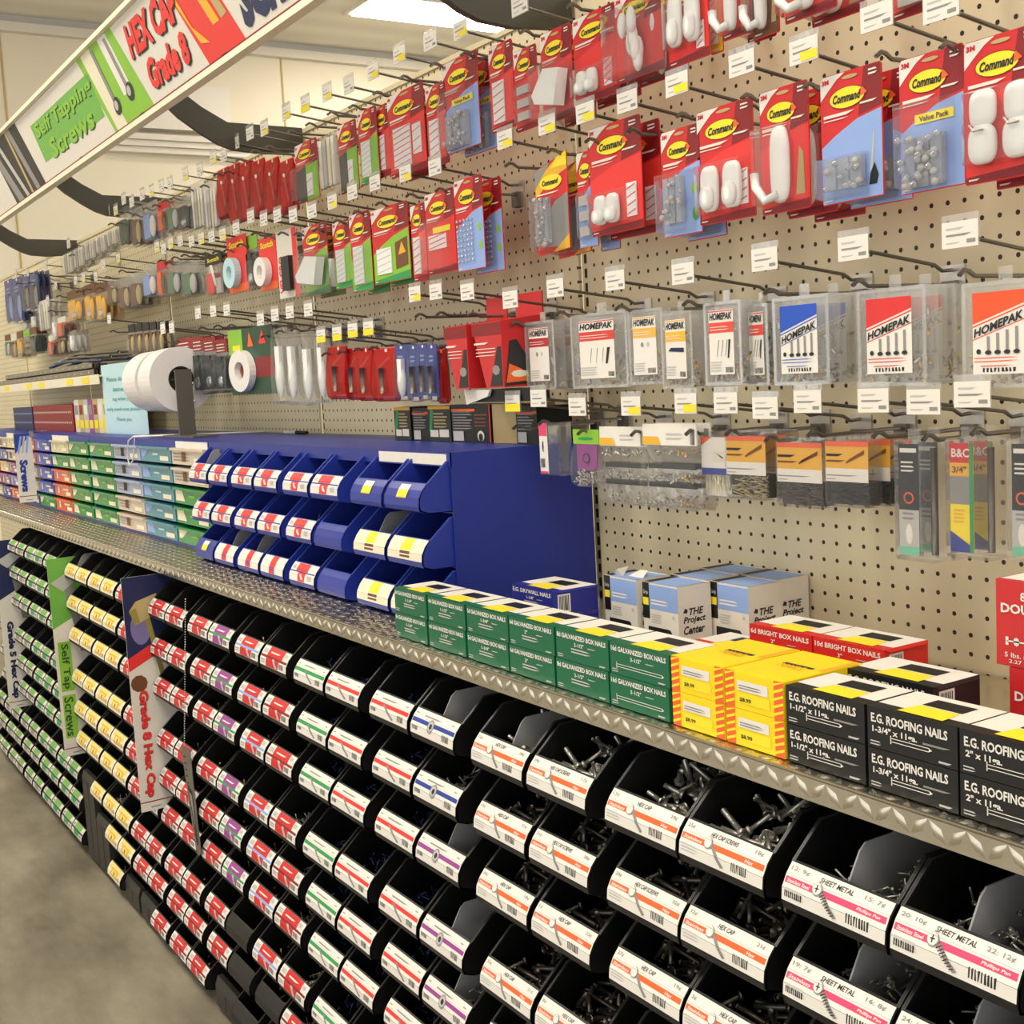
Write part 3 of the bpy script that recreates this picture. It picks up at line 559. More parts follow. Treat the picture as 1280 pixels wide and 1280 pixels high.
# paper note
t = thing('paper_note', 'pale blue handwritten note standing beside the white tape roll', 'note', (-102.5, -8.5, ZT)); b = B(); b.box(0, 0, 0, 20, .06, 9.3, 'cyan'); a = Art(b, wall(0, 0, 0), .03)
for i, s_ in enumerate(("Please don't take", 'barcode or', 'tag when you', 'only need one please', 'Thank you')): w_ = len(s_) * .8; a.txt(s_, 9.5 - w_ / 2, 7.0 - i * 1.35, w_, .62, 'teal', 2, .005)
obj('sheet', b, t); b = B(); b.box(2, .1, 0, 18, .6, .3, 'grey'); obj('stand', b, t)
# tape rolls on holder
def ring(b, c, r, ri, y0, y1, n, k=40, inner='black'):
    v = []
    for j in range(k):
        t_ = 6.28318 * j / k
        for rr, yy in ((r, y0), (r, y1), (ri, y1), (ri, y0)): v.append((c[0] + yy, c[1] + rr * math.cos(t_), c[2] + rr * math.sin(t_)))
    f = []
    for j in range(k):
        q = (j + 1) % k
        for s_ in range(4): f.append((j * 4 + s_, q * 4 + s_, q * 4 + (s_ + 1) % 4, j * 4 + (s_ + 1) % 4))
    b.mesh(v, f, n, False)
mat('tape_white', (232, 228, 224), .4)
for x, r_, wd, l in ((-80.5, 3.6, 5.5, 'far large roll of white tape on the dark holder'), (-73.5, 3.7, 4.6, 'near large roll of white tape beside the steel holder plate')):
    b = B(); ring(b, (0, 0, 0), r_, 1.5, 0, wd, 'tape_white'); ring(b, (0, 0, 0), 1.49, 1.3, .02, wd - .02, 'black'); tagit(obj('tape_roll', b, None, (x, -8.2, 59.6)), l, 'tape roll', 'white tape rolls')
t = thing('tape_holder', 'dark steel upright holder carrying white tape rolls', 'holder', (-66.9, -8.6, ZT)); mat('holder_grey', (92, 86, 78), .4)
b = B(); b.box(0, -1.0, 0, .25, .9, 7.6, 'holder_grey'); 
for z in (2, 4, 6): b.ell((.27, 1, z), (.05, .15, .15), 'STEEL')
obj('upright_plate', b, t); b = B(); b.box(-12, -1.4, 0, 6, 1.4, .2, 'holder_grey'); obj('base', b, t); b = B(); b.tube([(-14, .4, 6.5), (.2, .4, 6.5)], .35, 'holder_grey', 10); obj('spindle', b, t)
b = B(); b.tube([(0, 8, .1), (-4, 5, .1), (-9, 1, .15), (-13, -3.2, .2), (-14, -3.6, -.3), (-14.6, -3.7, -2.4), (-13.8, -3.75, -3.2), (-12.4, -3.7, -2.6), (-11.5, -3.5, .2), (-8, 0, .15)], .09, 'white', 6)
tagit(obj('string_loop', b, None, (-63, -9, ZT)), 'thin white string looping over the blue cabinet edge', 'string')
# books and boxes under the far shelf
def ridgebox(name, label, x, w_, h, n, n2):
    t = thing(name, label, 'box', (x, -8, ZT)); b = B(); b.box(0, 0, 0, w_, 6, h, n); a = Art(b, wall(0, 0, 0), .03); r = random.Random(label)
    for i in range(int(w_ / 1.3)):
        for z in (h * .3, h * .68): a.rect(.4 + i * 1.3, z, .9 + i * 1.3, z + .3, n2, 1)
    obj('carton', b, t)
ridgebox('blue_carton', 'dark blue carton with white marks at left photo edge', -168, 16, 4, 'navy', 'lblue'); ridgebox('red_carton', 'red carton with white marks beside the dark blue one', -151, 28, 4.2, 'maroon', 'offwhite')
for i, c in enumerate(('offwhite', 'tan', 'lgrey', 'purple', 'tan', 'offwhite', 'yellow')):
    b = B(); b.box(0, 0, 0, 2.6, 5, 4.8, c); a = Art(b, wall(0, 0, 0), .03); a.rect(.3, .6, 2.3, 1.8, 'yellow', 1); a.rect(.4, 2.6, 2.2, 4, ('grey', 'maroon', 'white')[i % 3], 1)
    tagit(obj('thin_carton', b, None, (-121.8 + i * 2.75, -8, ZT)), 'thin upright carton with yellow patch right of red carton, %s from left' % ORD[i], 'box', 'thin cartons beside red carton')
# shelf with steel strips
t = thing('pegboard_shelf', 'cream metal shelf with price channel above the red carton', 'shelf', (-190, 0, 60)); b = B(); b.box(0, -9, .9, 88, 0, 1.1, 'cream'); obj('shelf_board', b, t)
b = B(); b.box(0, -9.1, -.1, 88, -8.95, 1.2, 'cream'); a = Art(b, wall(0, -9.1, 0), .03)
for i in range(9): a.rect(3 + i * 9.5, .1, 7 + i * 9.5, .95, 'yellow' if i % 3 else 'white', 1)
obj('price_channel', b, t)
mat('strip_steel', (136, 132, 124), .3, .9, .2)
for i in range(9):
    b = B(); L = 80 - i * 3; b.box(0, 0, 0, L, .5, .16, 'strip_steel'); b.box(0, 0, 0, L, .08, .9, 'strip_steel'); b.box(0, .42, 0, L, .5, .9, 'strip_steel')
    for q in range(0, int(L), 4): b.ell((q + 1, 0, .5), (.2, .03, .12), 'white', 6, 4)
    tagit(obj('steel_strip', b, None, (-186 + i * 1.2 + (10 if i > 5 else 0), -8.6 + (i % 6) * 1.3, 61.12 + (i // 6) * .95)), 'long slotted steel strip, %s of the bundle %s' % (ORD[i], 'on the shelf' if i < 6 else 'lying in the upper layer'), 'steel strip', 'steel strips on the shelf')
for i in range(8):
    b = B(); b.tube([(0, 0, 0), (10, .3, .6), (20, 0, .3), (30 + i, .5, 0)], .22, ('BLUEZ', 'DSTEEL', 'ZINC')[i % 3], 6)
    tagit(obj('steel_rod', b, None, (-134 + i * .6, -8.3 + i * .75, 63.1 + (i % 3) * .5)), 'bent metal rod, %s from the front in the heap on strips' % ORD[i], 'rod', 'metal rods on the steel strips')
# ---------------- cartons of nails on the counter ----------------
mat('paper_green', (14, 100, 66), .42); mat('paper_black', (24, 24, 24), .4); mat('paper_yellow', (248, 214, 20), .42); mat('paper_red', (214, 36, 32), .42); mat('paper_blue', (38, 42, 140), .42); mat('paper_dred', (196, 36, 40), .42)
def nailbox(x, y, z, w_, d, h, n, ln, label, cat='box', group=None, style=0, name='nail_box'):
    t = thing(name, label, cat, (x, y, z), group=group); b = B(); b.box(0, 0, 0, w_, d, h, n); f = Art(b, wall(0, 0, 0), .012); tp = Art(b, top(0, 0, h), .012); sd = Art(b, side(w_, 0, 0), .012)
    if style in (0, 1):
        big = style == 1
        f.txt(ln[0], .2 if big else .12, h - (.58 if big else .42), (w_ - .6) if big else w_ - .3, .36 if big else .26, 'white', 2, .03)
        if big: f.txt(ln[1], .25, h - 1.02, len(ln[1]) * .15, .32, 'white', 2, .03); f.lines(2.6, h - .95, w_ - .2, h - .78, 1, 'grey')
        else: f.txt(ln[1], w_ * .36, h - .76, len(ln[1]) * .14, .2, 'white', 2, .02); f.lines(w_ * .62, h - .72, w_ * .78, h - .62, 1, 'lgrey')
        if big or len(ln) > 2:
            v = h * .3; q = 'white'; u0 = w_ * .27 if big else .5; u1 = w_ * .7 if big else w_ - .5
            f.rect(u0, v - .16, u0 + .05, v + .16, q, 2); f.rect(u0, v + .05, u1, v + .08, q, 2); f.rect(u0, v - .08, u1, v - .05, q, 2); f.poly([(u1, v + .08), (u1 + .15, v), (u1, v - .08)], q, 2)
        else: f.lines(w_ * .3, h * .3, w_ * .7, h * .5, 2, 'lgrey')
        f.lines(.15, .12, .7, .35, 2, 'lgrey'); f.lines(w_ - .8, .1, w_ - .2, .28, 1, 'lgrey')
        tp.rect(0, d * .22, w_, d - .05, 'white', 1); tp.rect(w_ * .34, d * .5, w_ * .78, d * .82, 'black', 2); tp.poly([(w_ * .3, d * .08), (w_ * .8, d * .08), (w_ * .78, d * .46), (w_ * .34, d * .46)], 'yellow', 2)
        tp.rect(0, 0, w_, .06, n, 2)
        sd.rect(.35, .2, 1.3, h - .25, 'white', 1); sd.bars(.45, .3, 1.2, h - .35)
    elif style == 2:
        for u0 in (0, w_ - .55):
            f.rect(u0, 0, u0 + .55, h, 'orange', 1)
            for i in range(5): f.poly([(u0, .1 + i * .32), (u0 + .55, .3 + i * .32), (u0 + .55, min(h, .42 + i * .32)), (u0, .22 + i * .32)], 'yellow', 2)
        f.rect(.75, h * .5, w_ - .9, h * .78, 'white', 2); f.lines(.85, h * .56, w_ - 1.1, h * .7, 2, 'grey', 3); f.rect(.75, h * .16, w_ - .8, h * .45, 'yellow', 2); f.txt('$8.99', .9, h * .2, .7, .2, 'ink', 4, .02)
        tp.rect(w_ * .3, d * .36, w_ * .8, d * .56, 'ink', 1); tp.txt('NAILS', w_ * .34, d * .39, w_ * .4, d * .12, 'gold', 3, .02)
        tp.rect(w_ - .4, .1, w_ - .05, d - .1, 'gold', 1)
    obj('carton', b, t)
    b = B(); b.box(.05, .04, h, w_ - .05, d * .5, h + .015, n) if style == 2 else b.mesh([(w_ + .005, .05, h), (w_ + .14, .25, h - .12), (w_ + .14, d - .25, h - .12), (w_ + .005, d - .05, h)], [(0, 1, 2, 3)], n)
    obj('flap', b, t); return t
Z1, HB = 41.56, 1.58
GX = [(.1, 4.25), (4.6, 4.5), (9.35, 4.5), (14.0, 4.4), (18.6, 4.55), (23.3, 4.5)]
GT = [('8d GALVANIZED BOX NAILS', '1-1/4"'), ('4d GALVANIZED BOX NAILS', '1-1/2"'), ('5d GALVANIZED BOX NAILS', '1-3/4"'), ('6d GALVANIZED BOX NAILS', '2"'), ('8d GALVANIZED BOX NAILS', '2-1/2"'), ('16d GALVANIZED BOX NAILS', '3-1/2"', 1)]
for i, (x, w_) in enumerate(GX):
    for k in (0, 1): nailbox(x - .1 * (1 - k), -17.4, Z1 + k * (HB + .03), w_, 3.0, HB, 'paper_green', GT[i], 'green box of galvanized nails, %s from left, %s layer' % (ORD[i], 'upper' if k else 'lower'), 'box', 'green nail boxes on the ledge')
for i, x in enumerate((28.0, 31.65)):
    for k in (0, 1): nailbox(x, -17.4, Z1 + k * (HB + .06), 3.5, 4.7, HB + .03, 'paper_yellow', (), 'yellow nail box with orange hatched ends, %s one of the %s layer' % ('left' if i == 0 else 'right', 'upper' if k else 'lower'), 'box', 'yellow nail boxes', 2)
for i, (x, w_, s_) in enumerate(((35.3, 4.15, '1-1/2" x 11ga.'), (39.6, 4.1, '1-3/4" x 11ga.'), (43.8, 4.1, '2" x 11ga.'))):
    for k in (0, 1): nailbox(x, -17.4, Z1 + k * (HB + .03), w_, 2.9, HB, 'paper_black', ('E.G. ROOFING NAILS', s_), 'black box of roofing nails marked %s, %s layer' % (s_.split(' ')[0], 'upper' if k else 'lower'), 'box', 'black roofing nail boxes', 1)
for i, x in enumerate((35.0, )):
    for k in (0, 1): nailbox(x, -13.6, Z1 + k * (HB + .03), 4.6, 2.9, HB, 'paper_black', ('E.G. ROOFING NAILS', '1" x 11ga.'), 'black roofing nail box in the second row, %s layer' % ('upper' if k else 'lower'), 'box', None, 1)
for i, (x, s_, q) in enumerate(((25.3, '6d BRIGHT BOX NAILS', '2"'), (29.7, '10d BRIGHT BOX NAILS', '3"'))):
    for k in (0, 1): nailbox(x, -10, Z1 + k * (HB + .03), 4.3, 3, HB, 'paper_red', (s_, q), 'red box of %s, %s layer' % (s_[:-10].replace('BRIGHT', 'bright').strip() + ' box nails', 'upper' if k else 'lower'), 'box', 'red bright nail boxes')
nailbox(20.6, -10, Z1, 4.4, 3, HB, 'paper_red', ('4d BRIGHT BOX NAILS', '1-1/2"'), 'red nail box mostly hidden behind the green boxes')
nailbox(39.9, -6.6, Z1, 4.2, 3, HB, 'paper_dred', ('8d DOUBLE HEAD NAILS', '2"'), 'low red box behind the black boxes by the tall red ones')
for k in (0, 1): nailbox(5.1, -11.5, Z1 + k * (HB + .03), 4.6, 3.4, HB, 'paper_blue', ('E.G. DRYWALL NAILS', '1-1/8"'), 'blue box of drywall nails beside the blue cabinet, %s one' % ('upper' if k else 'lower'), 'box', 'blue drywall nail boxes')
nailbox(10.0, -13.4, Z1, 4.6, 3, HB, 'paper_blue', ('E.G. DRYWALL NAILS', '1-3/8"'), 'low blue nail box just left of the tall white boxes')
# tall white boxes
def proj(x, y, label, open_=0):
    t = thing('screw_box', label, 'box', (x, y, Z1), group='white and blue tall boxes'); h = 3.85; b = B(); w_ = 3.2; d = 2.5; b.box(0, 0, 0, w_, d, h, 'offwhite'); f = Art(b, wall(0, 0, 0), .012)
    f.rect(0, 1.7, .62, h, 'black', 1); f.rect(.05, 2.5, .55, 2.95, 'yellow', 2); f.txt('Grip', .08, 3.1, .45, .3, 'lgrey', 3); f.rect(.62, 2.3, w_, h - .1, 'lblue', 1); f.lines(.8, 2.6, 2.5, 3.0, 2, 'white', 2)
    f.lines(.8, 1.5, 1.8, 2.1, 4, 'lgrey', 2); f.rect(2.7, 1.9, 2.9, 2.1, 'lgrey', 2); f.poly([(.45, .2), (2.6, .2), (2.6, 1.1), (2.45, 1.25), (.45, 1.25)], 'black', 2); 
    for i in range(3): f.ell(.9 + i * .6, .6, .17, .17, 'lgrey', 3, 10); f.ell(.9 + i * .6, .6, .1, .1, 'black', 4, 10)
    s_ = Art(b, side(w_, 0, 0), .012)
    s_.txt('THE', .8, 2.1, 1.1, .42, 'ink', 2, .03, .25); s_.txt('Project', .35, 1.55, 1.7, .5, 'ink', 2, .03, .25); s_.txt('Center', .35, 1.0, 1.6, .5, 'ink', 2, .03, .25); s_.poly([(.35, 2.3), (.5, 2.55), (.7, 2.45), (.65, 2.25)], 'ink', 2)
    tp = Art(b, top(0, 0, h), .012); tp.rect(0, 0, w_, d, 'white', 1); tp.rect(.62, 0, w_, d * .9, 'lblue', 2); tp.rect(0, .1, .62, d - .1, 'black', 2)
    obj('carton', b, t)
    if open_: b = B(); b.mesh([(.2, .6, h), (1.4, .4, h), (1.1, .2, h + .45), (.5, 1.6, h + .4)], [(0, 1, 2), (1, 2, 3)], 'white'); b.mesh([(1.6, .6, h), (3.1, .6, h), (2.6, 1.4, h + .35), (1.7, 1.6, h + .3)], [(0, 1, 2, 3)], 'white'); obj('torn_flap', b, t)
proj(10.3, -8, 'white and blue screw box at front left with torn flap', 1); proj(14.1, -8, 'white and blue screw box at front right, Project Center side text'); proj(13.5, -5.3, 'white and blue screw box, middle row left'); proj(17.1, -5.35, 'white and blue screw box, middle row right')
proj(13.2, -2.7, 'white and blue screw box, back row left against pegboard'); proj(16.7, -2.7, 'white and blue screw box, back row right against pegboard')
def dbl(x, z, label):
    t = thing('large_nail_box', label, 'box', (x, -10, z), group='large red double head nail boxes'); b = B(); b.box(0, 0, 0, 4.6, 4, 3.55, 'paper_dred'); f = Art(b, wall(0, 0, 0), .012)
    f.txt('8d', 1.15, 2.75, .5, .36, 'white'); f.txt('DOUBLE HEAD', .25, 2.2, 4.0, .4, 'white', 3, .03); f.txt('2"', 1.35, 1.65, .4, .3, 'white'); f.rect(.5, 1.02, 3.3, 1.08, 'white', 2); f.rect(.45, .88, .58, 1.22, 'white', 2); f.ell(.95, 1.05, .14, .18, 'white', 2, 8)
    f.txt('5 lbs. net wt.', .4, .38, 1.9, .2, 'white', 2, .01); f.txt('2.27 kg', .6, .1, 1.0, .2, 'white', 2, .01)
    tp = Art(b, top(0, 0, 3.55), .012); tp.rect(.1, .2, 4.5, 3.9, 'white', 1); obj('carton', b, t)
dbl(40.5, Z1, 'large red DOUBLE HEAD nail box, lower one at right edge'); dbl(39.9, Z1 + 3.58, 'large red DOUBLE HEAD nail box, upper one at right edge')
# ---------------- hooks ----------------
def hook_parts():
    b = B(); b.tube([(0, -.1, 0), (0, -6.3, 0), (0, -6.7, .22), (0, -7.0, .26), (0, -7.35, .02)], .11, 'ZINC', 6); w1 = b.data('lower_wire')
    b = B(); b.tube([(.0, -.1, .75), (0, -.9, .7), (0, -1.5, 1.0), (0, -7.2, 1.75)], .1, 'ZINC', 6); w2 = b.data('upper_wire')
    b = B(); b.box(-.75, -.14, -1.1, .75, -.02, 1.0, 'STEEL'); b.box(-.4, -.5, -.9, .4, -.1, .2, 'ZINC'); w3 = b.data('back_plate')
    tags = {}
    for k in 'wyY':
        b = B(); b.box(-.95, -7.26, 1.2, .95, -7.2, 2.65, 'MILK'); a = Art(b, lambda u, v, l: (u, -7.26 - l, v), .012)
        a.rect(-.93, 1.22, .93, 2.35, 'white', 1); a.lines(-.7, 2.0, .3, 2.2, 1, 'lgrey', 2); a.lines(-.7, 1.72, .7, 1.92, 1, 'grey', 2); a.lines(-.7, 1.4, .1, 1.55, 1, 'lgrey', 2); a.rect(.35, 1.38, .8, 1.55, 'grey', 2)
        if k == 'y': a.rect(-.2, 1.3, .9, 1.72, 'yellow', 3)
        if k == 'Y': a.rect(-.93, 1.22, .93, 1.75, 'yellow', 3)
        tags[k] = b.data('price_tag')
    return w1, w2, w3, tags
HK = hook_parts()
def hooks(rowname, L, dz=-1.9):
    L = sorted(L, key=lambda q: -q[0])
    for i, q in enumerate(L):
        x, z, k = q; o = obj('display_hook', None, None, (x, 0, z + dz)); tagit(o, 'wire hook with %s tag, %s from right %s' % ({'w': 'white', 'y': 'part yellow', 'Y': 'half yellow', 'n': 'no'}[k], ORD[i] if i < 12 else 'thirteenth', rowname), 'hook', 'wire display hooks')
        obj('hook_wire', HK[0], o); obj('tag_wire', HK[1], o); obj('back_plate', HK[2], o)
        if k != 'n': obj('price_tag', HK[3][k], o)
hooks('above the top card row', [(3.1, 81.6, 'w'), (8.4, 81.8, 'w'), (12.9, 81.8, 'w'), (17.4, 81.8, 'w'), (21.4, 81.8, 'w'), (26.6, 81.8, 'w'), (32.6, 79.6, 'w'), (38, 79.6, 'w')])
hooks('above the second card row', [(.5, 73.7, 'y'), (5.5, 73.7, 'y'), (9.6, 73.6, 'y'), (13.7, 73.4, 'w'), (18.1, 73.4, 'y'), (23.2, 73.3, 'w'), (27.5, 72.9, 'y'), (32, 73.3, 'w'), (35.5, 72.8, 'w')])
hooks('in left panel top row', [(x, z, k) for (x, z), k in zip([(-4.4, 82.0), (-8.7, 82.3), (-13.5, 82.5), (-18.0, 82.3), (-22.5, 82.2), (-26.7, 82.5), (-31.3, 82.5), (-35.6, 82.7), (-41.0, 82.3), (-44.7, 82.6), (-48.7, 82.4)], 'ywyywyYyyww')])
hooks('in left panel second row', [(x, z, k) for (x, z), k in zip([(-9.1, 73.5), (-13.7, 73.8), (-18.9, 73.9), (-23.1, 73.8), (-27.1, 73.6), (-31.4, 73.4), (-35.7, 73.6), (-39.4, 74.1), (-42.8, 74.2), (-46.1, 74.9)], 'wywwywwwww')])
hooks('above the clear fastener cases', [(x, z, k) for (x, z), k in zip([(36.3, 63.1), (30.3, 63.2), (24.4, 63.3), (18.0, 63.2), (11.8, 63.4), (5.5, 63.5), (0.1, 63.2), (-5.5, 64.2), (-10.1, 64.6), (-13.4, 64.7)], 'wwwwwwwwwy')])
hooks('above the bags of nails', [(x, z, k) for (x, z), k in zip([(36.8, 56.2), (34.2, 55.9), (31.3, 56.0), (27.1, 56.0), (24.1, 55.7), (21.1, 56.0), (17.8, 56.0), (12.8, 55.9), (7.3, 55.9), (2.9, 56.5), (-0.3, 56.2)], 'wwwwwwyywwY')])
hooks('above clear bags and large tape', [(x, z, 'w') for x, z in [(-33.8, 65.0), (-38.1, 65.1), (-41.8, 65.1), (-45.6, 64.9), (-54.9, 66.5), (-59.1, 66.7), (-64.1, 66.8), (-73.9, 65.8), (-77.3, 65.9)]])
hooks('above the red and blue bags', [(x, z, 'Y') for x, z in [(-21.8, 62.6), (-24.8, 62.6), (-28.0, 62.5), (-31.4, 62.5)]])
hooks('in third panel second row', [(x, z, 'y' if i % 2 else 'w') for i, (x, z) in enumerate([(-64.3, 74.7), (-61.0, 74.6), (-68.1, 75.2), (-71.6, 75.3), (-74.4, 75.0), (-76.8, 75.5), (-57.7, 74.4), (-54.3, 74.2), (-50.3, 74.3), (-93.8, 76), (-101.1, 75.9)])])
hooks('in third panel top row', [(x, z, 'y' if i % 3 == 0 else 'w') for i, (x, z) in enumerate([(-55.4, 82.1), (-52.3, 81.8), (-59.8, 81.6), (-64.6, 81.9), (-70.1, 81.8), (-73.4, 82.0), (-77.2, 82.0), (-81.1, 82.2), (-85.6, 82.0), (-93.0, 82.0), (-96.8, 82.4), (-89.0, 82.8)])])
hooks('on the far left panels', [(-100.7, 68.6, 'w'), (-158.1, 80.2, 'w'), (-148.5, 79.5, 'w'), (-134.7, 79.4, 'w'), (-129.6, 75.7, 'w'), (-117, 75.3, 'w'), (-112.3, 75.2, 'y'), (-105.7, 74.8, 'w'), (-135.9, 73.9, 'w'), (-119.2, 80.8, 'w')])
